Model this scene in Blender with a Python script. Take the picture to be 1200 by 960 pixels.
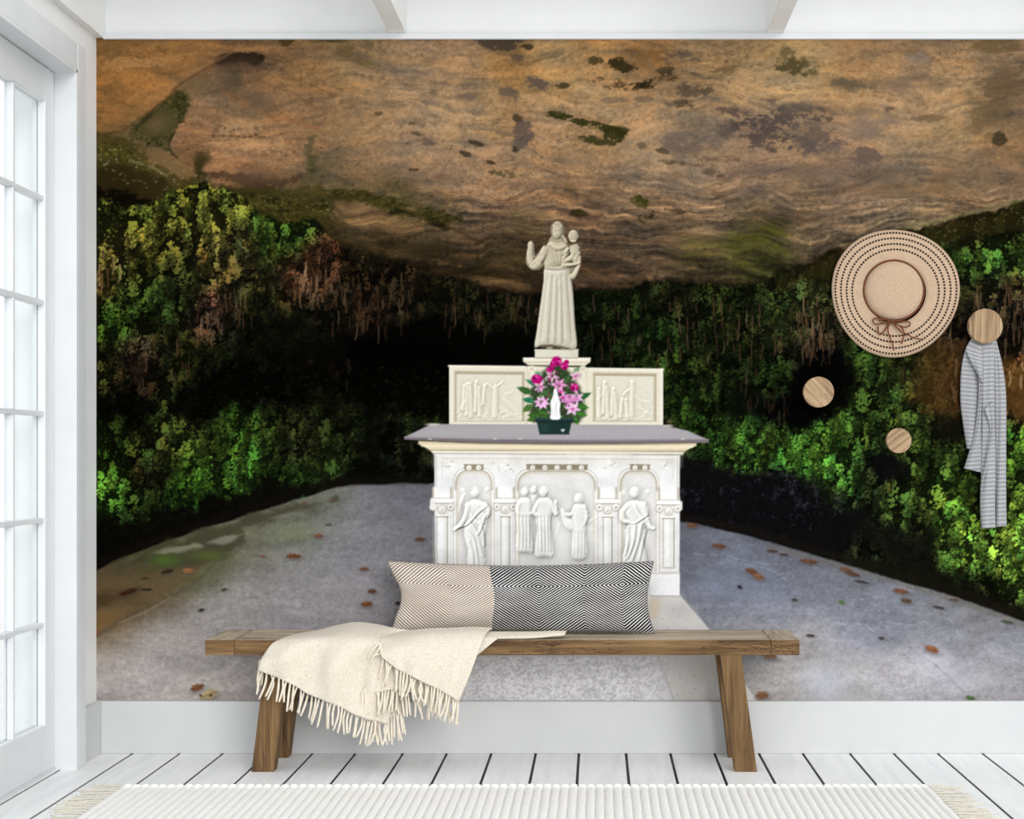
import bpy, bmesh, math, random
import numpy as np
from mathutils import Vector, Matrix

# ------------------------------------------------------------------ camera, world, light, exposure
sc = bpy.context.scene
for o in list(bpy.data.objects):
    bpy.data.objects.remove(o)
COL = sc.collection

FPX = 1643.0                    # focal length in pixels of the 1200 x 960 frame
VX, VY = 700.0, 536.0           # vanishing point of the floor boards
CAMH = 1.10
DW = 5.20                       # distance of the skirting board's face

cam_d = bpy.data.cameras.new('camera')
cam_d.sensor_width = 36.0
cam_d.sensor_fit = 'HORIZONTAL'
cam_d.lens = 36.0 * FPX / 1200.0
cam_d.shift_x = (600.0 - VX) / 1200.0
cam_d.shift_y = (VY - 480.0) / 1200.0
cam = bpy.data.objects.new('camera', cam_d)
cam.location = (0, 0, CAMH)
cam.rotation_euler = (math.pi / 2, 0, 0)
COL.objects.link(cam)
sc.camera = cam

world = bpy.data.worlds.new('daylight')
world.use_nodes = True
bg = world.node_tree.nodes['Background']
bg.inputs[0].default_value = (0.965, 0.98, 1.0, 1)
bg.inputs[1].default_value = 1.16
sc.world = world

sun_d = bpy.data.lights.new('sun', 'SUN')
sun_d.energy = 1.25
sun_d.angle = math.radians(28)
sun_d.color = (1.0, 0.985, 0.96)
sun = bpy.data.objects.new('sun', sun_d)
sun.rotation_euler = (math.radians(70), 0, math.radians(24))
sun.location = (1.5, -4, 3.0)
COL.objects.link(sun)

sc.view_settings.view_transform = 'Standard'
sc.view_settings.look = 'None'
sc.view_settings.gamma = 1.0
sc.view_settings.use_curve_mapping = False
sc.view_settings.exposure = 0.14

MURAL_GAIN = 0.86               # print reflectance = photo value / light level on the wall


def P(px, py, Y):
    """pixel + distance -> world point"""
    return Vector(((px - VX) * Y / FPX, Y, CAMH - (py - VY) * Y / FPX))


def s2l(c):
    c = np.asarray(c, dtype=np.float64)
    return np.where(c <= 0.04045, c / 12.92, ((np.maximum(c, 0) + 0.055) / 1.055) ** 2.4)


def srgb(r, g, b):
    v = s2l(np.array([r, g, b]) / 255.0)
    return (float(v[0]), float(v[1]), float(v[2]), 1.0)

# ------------------------------------------------------------------ helpers


def link(o, parent=None):
    COL.objects.link(o)
    if parent is not None:
        o.parent = parent
    return o


def tag(o, label=None, cat=None, group=None, kind=None):
    if label: o['label'] = label
    if cat: o['category'] = cat
    if group: o['group'] = group
    if kind: o['kind'] = kind
    return o


def empty(name, loc, label, cat, group=None, kind=None):
    o = bpy.data.objects.new(name, None)
    o.location = loc
    o.empty_display_size = 0.05
    link(o)
    return tag(o, label, cat, group, kind)


def mesh_obj(name, verts, faces, mat, parent=None, smooth=False, local=True):
    """verts in world coordinates; the mesh is stored relative to the parent"""
    off = Vector((0, 0, 0))
    p = parent
    while p is not None:
        off += p.location
        p = p.parent
    me = bpy.data.meshes.new(name)
    me.from_pydata([tuple(Vector(v) - off) for v in verts], [], faces)
    me.update()
    if smooth:
        me.polygons.foreach_set('use_smooth', [True] * len(me.polygons))
    if mat is not None:
        me.materials.append(mat)
    return link(bpy.data.objects.new(name, me), parent)


def bm_obj(name, bm, mat, parent=None, smooth=False):
    me = bpy.data.meshes.new(name)
    bmesh.ops.recalc_face_normals(bm, faces=bm.faces)
    off = Vector((0, 0, 0))
    p = parent
    while p is not None:
        off += p.location
        p = p.parent
    bmesh.ops.translate(bm, verts=bm.verts, vec=-off)
    bm.to_mesh(me)
    bm.free()
    if smooth:
        me.polygons.foreach_set('use_smooth', [True] * len(me.polygons))
    me.materials.append(mat)
    return link(bpy.data.objects.new(name, me), parent)


def add_box(bm, x0, x1, y0, y1, z0, z1, bev=0.0):
    r = bmesh.ops.create_cube(bm, size=1.0)
    for v in r['verts']:
        v.co = Vector(((x0 + x1) / 2 + v.co.x * (x1 - x0), (y0 + y1) / 2 + v.co.y * (y1 - y0),
                       (z0 + z1) / 2 + v.co.z * (z1 - z0)))
    if bev > 0:
        es = list({e for v in r['verts'] for e in v.link_edges})
        bmesh.ops.bevel(bm, geom=es, offset=bev, segments=2, affect='EDGES', profile=0.5)


def box(name, x0, x1, y0, y1, z0, z1, mat, parent=None, bev=0.0):
    bm = bmesh.new()
    add_box(bm, x0, x1, y0, y1, z0, z1, bev)
    return bm_obj(name, bm, mat, parent)


def hexa(name, bot, top, mat, parent=None, bev=0.0):
    """box from four bottom and four top corners (same order)"""
    bm = bmesh.new()
    vb = [bm.verts.new(v) for v in bot]
    vt = [bm.verts.new(v) for v in top]
    bm.faces.new(vb[::-1]); bm.faces.new(vt)
    for i in range(4):
        bm.faces.new((vb[i], vb[(i + 1) % 4], vt[(i + 1) % 4], vt[i]))
    if bev > 0:
        bmesh.ops.bevel(bm, geom=list(bm.edges), offset=bev, segments=2, affect='EDGES', profile=0.5)
    return bm_obj(name, bm, mat, parent)


def tube_data(pts, radii, n=6):
    verts, faces = [], []
    pts = [Vector(p) for p in pts]
    for i, p in enumerate(pts):
        d = (pts[min(i + 1, len(pts) - 1)] - pts[max(i - 1, 0)]).normalized()
        a = d.cross(Vector((0, 1, 0)))
        if a.length < 1e-3: a = d.cross(Vector((1, 0, 0)))
        a.normalize(); b = d.cross(a)
        for k in range(n):
            t = 2 * math.pi * k / n
            verts.append(p + (a * math.cos(t) + b * math.sin(t)) * radii[i])
    for i in range(len(pts) - 1):
        for k in range(n):
            faces.append((i * n + k, i * n + (k + 1) % n, (i + 1) * n + (k + 1) % n, (i + 1) * n + k))
    faces.append(tuple(range(n))[::-1])
    faces.append(tuple((len(pts) - 1) * n + k for k in range(n)))
    return verts, faces


def catmull(pts, n):
    pts = [np.array(p, dtype=float) for p in pts]
    out = []
    m = len(pts)
    for i in range(m - 1):
        p0, p1, p2, p3 = pts[max(i - 1, 0)], pts[i], pts[i + 1], pts[min(i + 2, m - 1)]
        for k in range(n):
            t = k / n
            out.append(0.5 * (2 * p1 + (p2 - p0) * t + (2 * p0 - 5 * p1 + 4 * p2 - p3) * t * t + (3 * p1 - p0 - 3 * p2 + p3) * t ** 3))
    out.append(pts[-1])
    return out


def grid_surface(ctrl, n):
    """smooth surface through a grid of control points"""
    rows = [catmull(r, n) for r in ctrl]
    cols = [catmull([r[c] for r in rows], n) for c in range(len(rows[0]))]
    nr, nc = len(cols[0]), len(cols)
    verts = [cols[c][r] for r in range(nr) for c in range(nc)]
    faces = [(r * nc + c, r * nc + c + 1, (r + 1) * nc + c + 1, (r + 1) * nc + c) for r in range(nr - 1) for c in range(nc - 1)]
    return verts, faces, nr, nc

# ------------------------------------------------------------------ materials


def mat_new(name, rough=0.6, spec=0.3):
    m = bpy.data.materials.new(name)
    m.use_nodes = True
    nt = m.node_tree
    b = nt.nodes['Principled BSDF']
    b.inputs['Roughness'].default_value = rough
    b.inputs['Specular IOR Level'].default_value = spec
    return m, nt, b


def N(nt, t, **kw):
    n = nt.nodes.new(t)
    for k, v in kw.items():
        setattr(n, k, v)
    return n


def math_n(nt, op, a, b=None, clamp=False):
    n = N(nt, 'ShaderNodeMath', operation=op)
    n.use_clamp = clamp
    for i, v in enumerate((a, b)):
        if v is None: continue
        if isinstance(v, (int, float)): n.inputs[i].default_value = v
        else: nt.links.new(v, n.inputs[i])
    return n.outputs[0]


def ramp(nt, fac, stops, interp='LINEAR'):
    r = N(nt, 'ShaderNodeValToRGB')
    r.color_ramp.interpolation = interp
    el = r.color_ramp.elements
    while len(el) > 1: el.remove(el[-1])
    el[0].position = stops[0][0]; el[0].color = stops[0][1]
    for p, c in stops[1:]:
        e = el.new(p); e.color = c
    nt.links.new(fac, r.inputs[0])
    return r.outputs[0]


def noise_n(nt, vec, scale, detail=4, rough=0.55, dist=0.0):
    n = N(nt, 'ShaderNodeTexNoise')
    n.inputs['Scale'].default_value = scale
    n.inputs['Detail'].default_value = detail
    n.inputs['Roughness'].default_value = rough
    n.inputs['Distortion'].default_value = dist
    if vec is not None: nt.links.new(vec, n.inputs['Vector'])
    return n.outputs['Fac']


def mapping(nt, scale=(1, 1, 1), rot=(0, 0, 0), coord='Object', rnd=True):
    tc = N(nt, 'ShaderNodeTexCoord')
    mp = N(nt, 'ShaderNodeMapping')
    mp.inputs['Scale'].default_value = scale
    mp.inputs['Rotation'].default_value = rot
    src = tc.outputs[coord]
    if rnd:
        oi = N(nt, 'ShaderNodeObjectInfo')
        add = N(nt, 'ShaderNodeVectorMath', operation='ADD')
        mul = N(nt, 'ShaderNodeVectorMath', operation='SCALE')
        cb = N(nt, 'ShaderNodeCombineXYZ')
        for i in range(3): nt.links.new(oi.outputs['Random'], cb.inputs[i])
        nt.links.new(cb.outputs[0], mul.inputs[0]); mul.inputs['Scale'].default_value = 17.0
        nt.links.new(src, add.inputs[0]); nt.links.new(mul.outputs[0], add.inputs[1])
        src = add.outputs[0]
    nt.links.new(src, mp.inputs['Vector'])
    return mp.outputs[0]


def bump(nt, b, h, strength, dist=0.002):
    n = N(nt, 'ShaderNodeBump')
    n.inputs['Strength'].default_value = strength
    n.inputs['Distance'].default_value = dist
    nt.links.new(h, n.inputs['Height'])
    nt.links.new(n.outputs[0], b.inputs['Normal'])


def paint(name, col, col2, rough=0.55, scale=6.0, spec=0.3):
    m, nt, b = mat_new(name, rough, spec)
    v = mapping(nt)
    f = noise_n(nt, v, scale, 3)
    nt.links.new(ramp(nt, f, [(0.3, col), (0.7, col2)]), b.inputs['Base Color'])
    bump(nt, b, noise_n(nt, v, 180, 2), 0.05, 0.001)
    return m


def wood(name, axis, tone='brown'):
    m, nt, b = mat_new(name, 0.65, 0.2)
    st = [16.0, 16.0, 16.0]; st[axis] = 0.8
    g = noise_n(nt, mapping(nt, tuple(st)), 2.4, 7, 0.66, 0.5)
    st2 = [150.0, 150.0, 150.0]; st2[axis] = 2.4
    fine = noise_n(nt, mapping(nt, tuple(st2)), 1.6, 5, 0.7, 0.3)
    if tone == 'pale':
        cs = [(92, 68, 48), (142, 116, 88), (172, 147, 116), (196, 174, 144)]
    elif tone == 'toplit':  # light from above painted into the oak colour
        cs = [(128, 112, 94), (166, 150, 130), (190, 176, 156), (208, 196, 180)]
    else:
        cs = [(58, 41, 24), (100, 76, 49), (126, 99, 66), (152, 125, 90)]
    c = ramp(nt, g, [(p_, srgb(*k_)) for p_, k_ in zip((0.27, 0.42, 0.55, 0.74), cs)])
    mx = N(nt, 'ShaderNodeMix', data_type='RGBA', blend_type='MULTIPLY')
    mx.inputs['Factor'].default_value = 1.0
    nt.links.new(c, mx.inputs['A'])
    nt.links.new(ramp(nt, fine, [(0.30, (0.45, 0.40, 0.34, 1)), (0.46, (0.86, 0.84, 0.82, 1)), (0.62, (1.06, 1.05, 1.03, 1))]), mx.inputs['B'])
    # dark drying cracks that run with the grain
    st3 = [16.0, 16.0, 16.0]; st3[axis] = 1.3
    v3 = mapping(nt, tuple(st3))
    w = noise_n(nt, v3, 2.6, 6, 0.72, 1.0)
    cr = math_n(nt, 'ABSOLUTE', math_n(nt, 'SUBTRACT', w, 0.5))
    st4 = [6.0, 6.0, 6.0]; st4[axis] = 1.6
    patch = noise_n(nt, mapping(nt, tuple(st4)), 1.0, 2)
    cr2 = math_n(nt, 'ADD', cr, math_n(nt, 'MULTIPLY', math_n(nt, 'SUBTRACT', 0.53, patch, clamp=True), 0.4))
    mx2 = N(nt, 'ShaderNodeMix', data_type='RGBA', blend_type='MIX')
    nt.links.new(ramp(nt, cr2, [(0.007, (1, 1, 1, 1)), (0.020, (0, 0, 0, 1))]), mx2.inputs['Factor'])
    nt.links.new(mx.outputs['Result'], mx2.inputs['A'])
    mx2.inputs['B'].default_value = srgb(44, 27, 14)
    nt.links.new(mx2.outputs['Result'], b.inputs['Base Color'])
    bump(nt, b, fine, 0.3, 0.002)
    return m


def cloth(name, c1, c2, scale=260.0, rough=0.9):
    m, nt, b = mat_new(name, rough, 0.1)
    v = mapping(nt, (1, 1, 1))
    va = mapping(nt, (1.0, 1.0, 0.12)); vb = mapping(nt, (0.12, 1.0, 1.0))
    h1 = noise_n(nt, va, scale, 2); h2 = noise_n(nt, vb, scale, 2)
    s = math_n(nt, 'MULTIPLY', math_n(nt, 'ADD', h1, h2), 0.5)
    nt.links.new(ramp(nt, s, [(0.38, c1), (0.6, c2)]), b.inputs['Base Color'])
    bump(nt, b, s, 0.35, 0.0015)
    return m


def straw():
    """straw braid sewn in rounds about the middle of the hat"""
    m, nt, b = mat_new('natural_straw', 0.85, 0.12)
    tc = N(nt, 'ShaderNodeTexCoord'); sx = N(nt, 'ShaderNodeSeparateXYZ')
    nt.links.new(tc.outputs['Object'], sx.inputs[0])
    r = math_n(nt, 'SQRT', math_n(nt, 'ADD', math_n(nt, 'POWER', math_n(nt, 'ABSOLUTE', sx.outputs[0]), 2.0), math_n(nt, 'POWER', math_n(nt, 'ABSOLUTE', sx.outputs[2]), 2.0)))
    w = math_n(nt, 'PINGPONG', math_n(nt, 'MULTIPLY', r, 190.0), 0.5)
    nz = noise_n(nt, tc.outputs['Object'], 260, 3)
    f = math_n(nt, 'ADD', math_n(nt, 'MULTIPLY', w, 0.55), math_n(nt, 'MULTIPLY', nz, 0.75))
    nt.links.new(ramp(nt, f, [(0.3, srgb(160, 135, 111)), (0.55, srgb(184, 159, 134)), (0.75, srgb(196, 172, 148))]), b.inputs['Base Color'])
    bump(nt, b, f, 0.3, 0.001)
    return m


M = {}
M['wall'] = paint('white_wall_paint', srgb(236, 237, 236), srgb(240, 241, 241))
M['trim'] = paint('white_gloss_trim', srgb(215, 218, 220), srgb(221, 223, 225), 0.4)
M['ceil'] = paint('white_ceiling_paint', srgb(236, 237, 235), srgb(241, 241, 240))
M['base'] = paint('pale_grey_skirting_paint', srgb(198, 200, 201), srgb(205, 206, 206), 0.5, 3)
M['subfloor'] = paint('dark_gap', srgb(9, 8, 8), srgb(14, 13, 12))
M['terrace'] = paint('pale_terrace_stone', srgb(226, 224, 220), srgb(236, 234, 231))


def plank_mat():
    m, nt, b = mat_new('white_painted_boards', 0.42, 0.35)
    v = mapping(nt, (9, 0.8, 9))
    f = noise_n(nt, v, 3.0, 5, 0.6, 0.5)
    nt.links.new(ramp(nt, f, [(0.3, srgb(228, 230, 232)), (0.55, srgb(240, 241, 241)), (0.75, srgb(244, 244, 243))]), b.inputs['Base Color'])
    bump(nt, b, f, 0.15, 0.002)
    return m


M['plank'] = plank_mat()
M['wood_x'] = wood('oak_grain_long', 0)
M['wood_y'] = wood('oak_grain_cross', 1)
M['wood_z'] = wood('oak_grain_upright', 2)
M['knob'] = wood('pale_oak_disc', 2, 'pale')
M['wood_top'] = wood('toplit_oak', 0, 'toplit')  # paler copies of the oak with overhead light in the colour
M['wood_top_y'] = wood('toplit_oak_end', 1, 'toplit')
M['throw'] = cloth('cream_woven_wool', srgb(202, 192, 175), srgb(226, 218, 204), 520)
M['strand'] = cloth('cream_wool_strand', srgb(214, 203, 184), srgb(236, 228, 212), 500)
M['rug'] = cloth('ivory_ribbed_cotton', srgb(232, 230, 225), srgb(246, 245, 242), 300)
M['tassel'] = cloth('undyed_tassel_yarn', srgb(198, 190, 172), srgb(230, 225, 213), 500)
M['hat'] = straw()
M['ribbon'] = cloth('brown_cord', srgb(92, 52, 34), srgb(118, 72, 50), 400)
M['stitch'] = cloth('black_thread', srgb(26, 20, 16), srgb(48, 38, 30), 400)
M['metal'] = paint('brushed_peg_metal', srgb(120, 112, 100), srgb(140, 132, 120), 0.35)


def glass_mat():
    m = bpy.data.materials.new('window_glass')
    m.use_nodes = True
    nt = m.node_tree
    nt.nodes.remove(nt.nodes['Principled BSDF'])
    out = nt.nodes['Material Output']
    t = N(nt, 'ShaderNodeBsdfTransparent'); g = N(nt, 'ShaderNodeBsdfGlossy')
    t.inputs[0].default_value = (0.97, 0.985, 0.985, 1)
    g.inputs['Roughness'].default_value = 0.02
    mx = N(nt, 'ShaderNodeMixShader')
    mx.inputs[0].default_value = 0.05
    nt.links.new(t.outputs[0], mx.inputs[1]); nt.links.new(g.outputs[0], mx.inputs[2])
    nt.links.new(mx.outputs[0], out.inputs[0])
    return m


M['glass'] = glass_mat()

# ------------------------------------------------------------------ the room shell
YB = 5.24                        # back wall face
YM = 5.225                       # face of the mural panel
XL = -1.867                      # left wall face
XR = 3.40
ZTOP = 2.663
ZC = 3.0
Y0 = 0.9                         # the room is open towards the camera


def struct(name, *a, **k):
    o = box(name, *a, **k)
    o['kind'] = 'structure'
    return o


struct('wall_back', XL - 0.3, XR + 0.2, YB, YB + 0.12, -0.02, ZC, M['wall'])
YC0 = 4.4                        # the ceiling in view; cut short out of view to let extra daylight in
struct('ceiling', XL - 0.3, XR + 0.2, YC0, YB + 0.12, ZC, ZC + 0.1, M['ceil'])

# left wall with the door opening
XD = -1.908                      # face of the door leaf
YR = 0.95 * DW                   # far reveal of the opening
ZO = 2.465                       # head of the opening
bm = bmesh.new()
add_box(bm, XL - 0.22, XL, YR, YB, -0.02, ZC)
add_box(bm, XL - 0.22, XL, Y0, YR, ZO, ZC)
add_box(bm, XL - 0.22, XL, Y0, 3.247, -0.02, ZO)
o = bm_obj('wall_left', bm, M['wall']); o['kind'] = 'structure'

# door casing and jamb lining
XD0_ = XD - 0.045
XC = -1.83
bm = bmesh.new()
add_box(bm, XL, XC, YR, 0.9654 * DW, 0.0, 2.56, 0.004)
add_box(bm, XL, XC, 3.17, YR + 0.001, ZO, 2.56, 0.004)
add_box(bm, XL, XC, 3.17, 3.247, 0.0, ZO, 0.004)
add_box(bm, XD0_, XC, YR - 0.012, YR + 0.001, 0.0, ZO, 0.001)
add_box(bm, XD0_, XC, 3.247, YR, ZO - 0.012, ZO + 0.001, 0.001)
o = bm_obj('trim_1', bm, M['trim']); o['kind'] = 'structure'

# ceiling beams, each a structural piece of its own
def px_x(px, Y): return (px - VX) * Y / FPX
for i, (a, b_) in enumerate(((454, 475), (899, 919), (1343, 1363))):
    struct('trim_%d' % (i + 2), px_x(a, DW), px_x(b_, DW), YC0, YB, 2.679, ZC, M['ceil'], bev=0.003)
struct('trim_5', XL, px_x(119, DW), YC0, YB, ZTOP, ZC, M['ceil'], bev=0.002)
struct('trim_6', px_x(119, DW), XR, DW + 0.012, YB, 2.6565, 2.6785, M['trim'], bev=0.002)

# skirting boards
struct('baseboard_back', px_x(118, DW), XR, DW, YB, 0.0, 0.194, M['base'], bev=0.003)
struct('baseboard_left', XL, px_x(118, DW), 0.9654 * DW, YB, 0.0, 0.194, M['base'], bev=0.003)

# floor: dark underlay with separate painted boards
fl = struct('floor', XL - 0.3, XR + 0.2, Y0, YB, -0.06, -0.004, M['subfloor'])
J = [102.3, 154.7, 210, 260.7, 313.5, 365.7, 416, 471.7, 523.3, 575.5, 627.7, 678.3, 733.7, 785.7, 837.7, 889.5, 941, 996.3, 1047.7, 1099.3, 1151.7, 1204, 1257] + [1257 + 52.5 * k for k in range(1, 9)]
jx = [px_x(j, DW) for j in J]
jx = [jx[0] - 0.33, jx[0] - 0.165] + jx + [XR + 0.1]
for a, b_ in zip(jx[:-1], jx[1:]):
    box('plank', a + 0.0050, b_ - 0.0050, Y0, YB, -0.004, 0.0, M['plank'], fl, bev=0.0008)

# terrace outside
o = struct('trim_7', -9.0, XL - 0.22, Y0 - 6, YB + 6, -0.12, -0.04, M['terrace'])
o.name = 'ground_terrace'

# french door leaf in the left wall
dr = empty('door_1', (XD - 0.02, 4.4, 0.0), 'white glazed french door in the left wall', None, kind='structure')
XD0 = XD - 0.045
rows = [(2.333, 2.003), (1.988, 1.643), (1.625, 1.259), (1.2416, 0.8906), (0.873, 0.528), (0.513, 0.1737)]
yfar = 0.932 * DW
pitch = 0.2525
bar = 0.014
def px_door(n): return yfar - n * pitch
ncol = 6
ynear = yfar - ncol * pitch + bar
box('door_stile', XD0, XD, yfar, YR - 0.0155, 0.012, ZO - 0.0155, M['trim'], dr, bev=0.002)
box('door_stile', XD0, XD, ynear - 0.1, ynear, 0.012, ZO - 0.0155, M['trim'], dr, bev=0.002)
box('top_rail', XD0, XD, ynear, yfar, rows[0][0], ZO - 0.0155, M['trim'], dr, bev=0.002)
box('bottom_rail', XD0, XD, ynear, yfar, 0.012, rows[-1][1], M['trim'], dr, bev=0.002)
for (a, b_), (c_, d_) in zip(rows[:-1], rows[1:]):
    box('glazing_bar', XD0 + 0.008, XD - 0.006, ynear, yfar, c_, b_, M['trim'], dr, bev=0.002)
for k in range(1, ncol):
    y1 = yfar - k * pitch + bar
    for (zt, zb) in rows:
        box('glazing_bar', XD0 + 0.008, XD - 0.006, y1 - bar, y1, zb, zt, M['trim'], dr, bev=0.002)
for k in range(ncol):
    yb_ = yfar - k * pitch; ya_ = yfar - (k + 1) * pitch + bar
    for (zt, zb) in rows:
        box('pane', XD - 0.030, XD - 0.026, ya_, yb_, zb, zt, M['glass'], dr)
box('door_sill', XD0 - 0.03, XD + 0.006, ynear - 0.1, YR, 0.0, 0.012, M['trim'], dr)

# ------------------------------------------------------------------ the wall mural: a flat photographic print
# The print is a colour field worked out point by point over the panel and stored on its own mesh.
SP = 1.05
MX0, MX1, MY0, MY1 = 110.0, 1290.0, 43.5, 822.0
gx = np.arange(MX0, MX1 + SP * 0.5, SP); gy = np.arange(MY0, MY1 + SP * 0.5, SP)
gx[-1] = MX1; gy[-1] = MY1
W, H = len(gx), len(gy)
GX, GY = np.meshgrid(gx.astype(np.float32), gy.astype(np.float32))
rng = np.random.default_rng(7)


def upsample(a, xs, ys):
    """smooth lookup of a small grid a at fractional positions"""
    x0 = np.clip(np.floor(xs).astype(int), 0, a.shape[1] - 2); y0 = np.clip(np.floor(ys).astype(int), 0, a.shape[0] - 2)
    fx = np.clip(xs - x0, 0, 1); fy = np.clip(ys - y0, 0, 1)
    fx = fx * fx * (3 - 2 * fx); fy = fy * fy * (3 - 2 * fy)
    if xs.ndim == 1:
        r0 = a[y0][:, x0] * (1 - fx)[None, :] + a[y0][:, x0 + 1] * fx[None, :]
        r1 = a[y0 + 1][:, x0] * (1 - fx)[None, :] + a[y0 + 1][:, x0 + 1] * fx[None, :]
        return r0 * (1 - fy)[:, None] + r1 * fy[:, None]
    return (a[y0, x0] * (1 - fx) + a[y0, x0 + 1] * fx) * (1 - fy) + (a[y0 + 1, x0] * (1 - fx) + a[y0 + 1, x0 + 1] * fx) * fy


def vnoise(sx, sy, oct=4, gain=0.5, shear=0.0, warp=None):
    """fractal noise, mean 0, about -1..1; sx, sy = feature size in print pixels"""
    out = np.zeros((H, W), np.float32); amp = 1.0; tot = 0.0
    for k in range(oct):
        fx, fy = sx / 2 ** k, sy / 2 ** k
        if min(fx, fy) < 0.8: break
        if shear == 0.0 and warp is None:
            a = rng.uniform(-1, 1, (int((MY1 - MY0) / fy) + 4, int((MX1 - MX0) / fx) + 4)).astype(np.float32)
            out += amp * upsample(a, (gx - MX0) / fx, (gy - MY0) / fy)
        else:
            yy = GY - MY0 + shear * (GX - MX0) + (warp if warp is not None else 0)
            y0 = yy.min(); yr = yy.max() - y0
            a = rng.uniform(-1, 1, (int(yr / fy) + 4, int((MX1 - MX0) / fx) + 4)).astype(np.float32)
            out += amp * upsample(a, (GX - MX0) / fx, (yy - y0) / fy)
        tot += amp * amp; amp *= gain
    return out / math.sqrt(tot) * 1.6


def sl_of(x0, x1, y0, y1):
    i0 = max(0, int((y0 - MY0) / SP)); i1 = min(H, int((y1 - MY0) / SP) + 2)
    j0 = max(0, int((x0 - MX0) / SP)); j1 = min(W, int((x1 - MX0) / SP) + 2)
    return (slice(i0, max(i1, i0)), slice(j0, max(j1, j0)))


C = np.zeros((H, W, 3), np.float32)            # display-referred colour of the print, 0..255
L = np.zeros((H, W), np.int16)                 # which printed part a point belongs to


def comp(sl, m, col, a=1.0):
    m = (m * a)[..., None]
    C[sl] = C[sl] * (1 - m) + np.asarray(col, np.float32) * m


def sd_seg(pts, x, y, closed):
    d = np.full(x.shape, 1e9, np.float32)
    n = len(pts)
    for i in range(n if closed else n - 1):
        ax, ay = pts[i]; bx, by = pts[(i + 1) % n]
        ex, ey = bx - ax, by - ay
        t = np.clip(((x - ax) * ex + (y - ay) * ey) / max(ex * ex + ey * ey, 1e-6), 0, 1)
        d = np.minimum(d, (x - ax - t * ex) ** 2 + (y - ay - t * ey) ** 2)
    return np.sqrt(d)


def inside(pts, x, y):
    r = np.zeros(x.shape, bool); n = len(pts)
    for i in range(n):
        ax, ay = pts[i]; bx, by = pts[(i + 1) % n]
        if ay == by: continue
        c = ((ay > y) != (by > y)) & (x < (bx - ax) * (y - ay) / (by - ay) + ax)
        r ^= c
    return r


def sdpoly(pts, sl):
    x, y = GX[sl], GY[sl]
    d = sd_seg(pts, x, y, True)
    return np.where(inside(pts, x, y), -d, d)


def bbox(pts, m):
    xs = [p[0] for p in pts]; ys = [p[1] for p in pts]
    return sl_of(min(xs) - m, max(xs) + m, min(ys) - m, max(ys) + m)


def smooth_pts(pts, n=5, closed=True):
    if closed:
        c = catmull([pts[-1]] + list(pts) + [pts[0], pts[1]], n)[n:-n - 1 + 0]
        return [tuple(p) for p in c[:len(pts) * n]]
    return [tuple(p) for p in catmull(pts, n)]


def poly(pts, col, soft=1.0, a=1.0, rag=None, ragamp=0.0, label=None, curve=0):
    if curve: pts = smooth_pts(pts, curve)
    sl = bbox(pts, soft * 2 + ragamp * 1.6 + 1)
    d = sdpoly(pts, sl)
    if rag is not None: d = d + rag[sl] * ragamp
    m = np.clip(0.5 - d / (2 * soft), 0, 1)
    comp(sl, m, col, a)
    if label is not None: L[sl][m > 0.5] = label
    return sl, m, d


def line(pts, w, col, a=1.0, soft=0.8, curve=0, taper=False):
    if curve: pts = smooth_pts(pts, curve, False)
    sl = bbox(pts, w + soft * 2 + 1)
    d = sd_seg(pts, GX[sl], GY[sl], False)
    m = np.clip(0.5 - (d - w / 2) / (2 * soft), 0, 1)
    comp(sl, m, col, a)


RAG = False


def ell(cx, cy, rx, ry, col, a=1.0, soft=0.15, rot=0.0, label=None):
    r = max(rx, ry) * (1 + soft) + 1
    sl = sl_of(cx - r, cx + r, cy - r, cy + r)
    x = GX[sl] - cx; y = GY[sl] - cy
    c, s = math.cos(rot), math.sin(rot)
    q = np.sqrt(((x * c + y * s) / rx) ** 2 + ((-x * s + y * c) / ry) ** 2)
    if RAG and min(rx, ry) > 2.5:
        q = q + 0.16 * n_st[sl] + 0.10 * n_fine[sl]
    m = np.clip((1 + soft - q) / (2 * soft), 0, 1)
    comp(sl, m, col, a)
    if label is not None: L[sl][m > 0.5] = label


def blotch(cx, cy, rx, ry, col, a, nz, thr=0.0, rot=0.0, sharp=3.0):
    """ragged stain: soft ellipse broken up by a noise field"""
    r = max(rx, ry) * 1.5
    sl = sl_of(cx - r, cx + r, cy - r, cy + r)
    x = GX[sl] - cx; y = GY[sl] - cy
    c, s = math.cos(rot), math.sin(rot)
    q = ((x * c + y * s) / rx) ** 2 + ((-x * s + y * c) / ry) ** 2
    m = np.clip((1.0 - q * 0.75 + nz[sl] * 0.65 + n_fine[sl] * 0.42 + n_grit[sl] * 0.22 - thr) * sharp * 0.5, 0, 1) * np.clip(2.2 - q, 0, 1)
    comp(sl, m, col, a)


def field(cp, sig):
    """smooth colour field through scattered samples (x, y, r, g, b)"""
    cp = np.array(cp, np.float64)
    st = 6.0
    xs = np.arange(MX0, MX1 + 2 * st, st); ys = np.arange(MY0, MY1 + 2 * st, st)
    AX, AY = np.meshgrid(xs, ys)
    num = np.zeros(AX.shape + (3,)); den = np.zeros(AX.shape)
    d2 = [((AX - p[0]) ** 2 + (AY - p[1]) ** 2) for p in cp]
    for p, q in zip(cp, d2):
        w = np.exp(-q / (2 * sig * sig)) + 1e-4 * np.exp(-q / (2 * (sig * 4) ** 2)) + 1e-12
        num += w[..., None] * p[2:5]; den += w
    f = num / den[..., None]
    return np.stack([upsample(f[..., k].astype(np.float32), (gx - MX0) / st, (gy - MY0) / st) for k in range(3)], -1)


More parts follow.
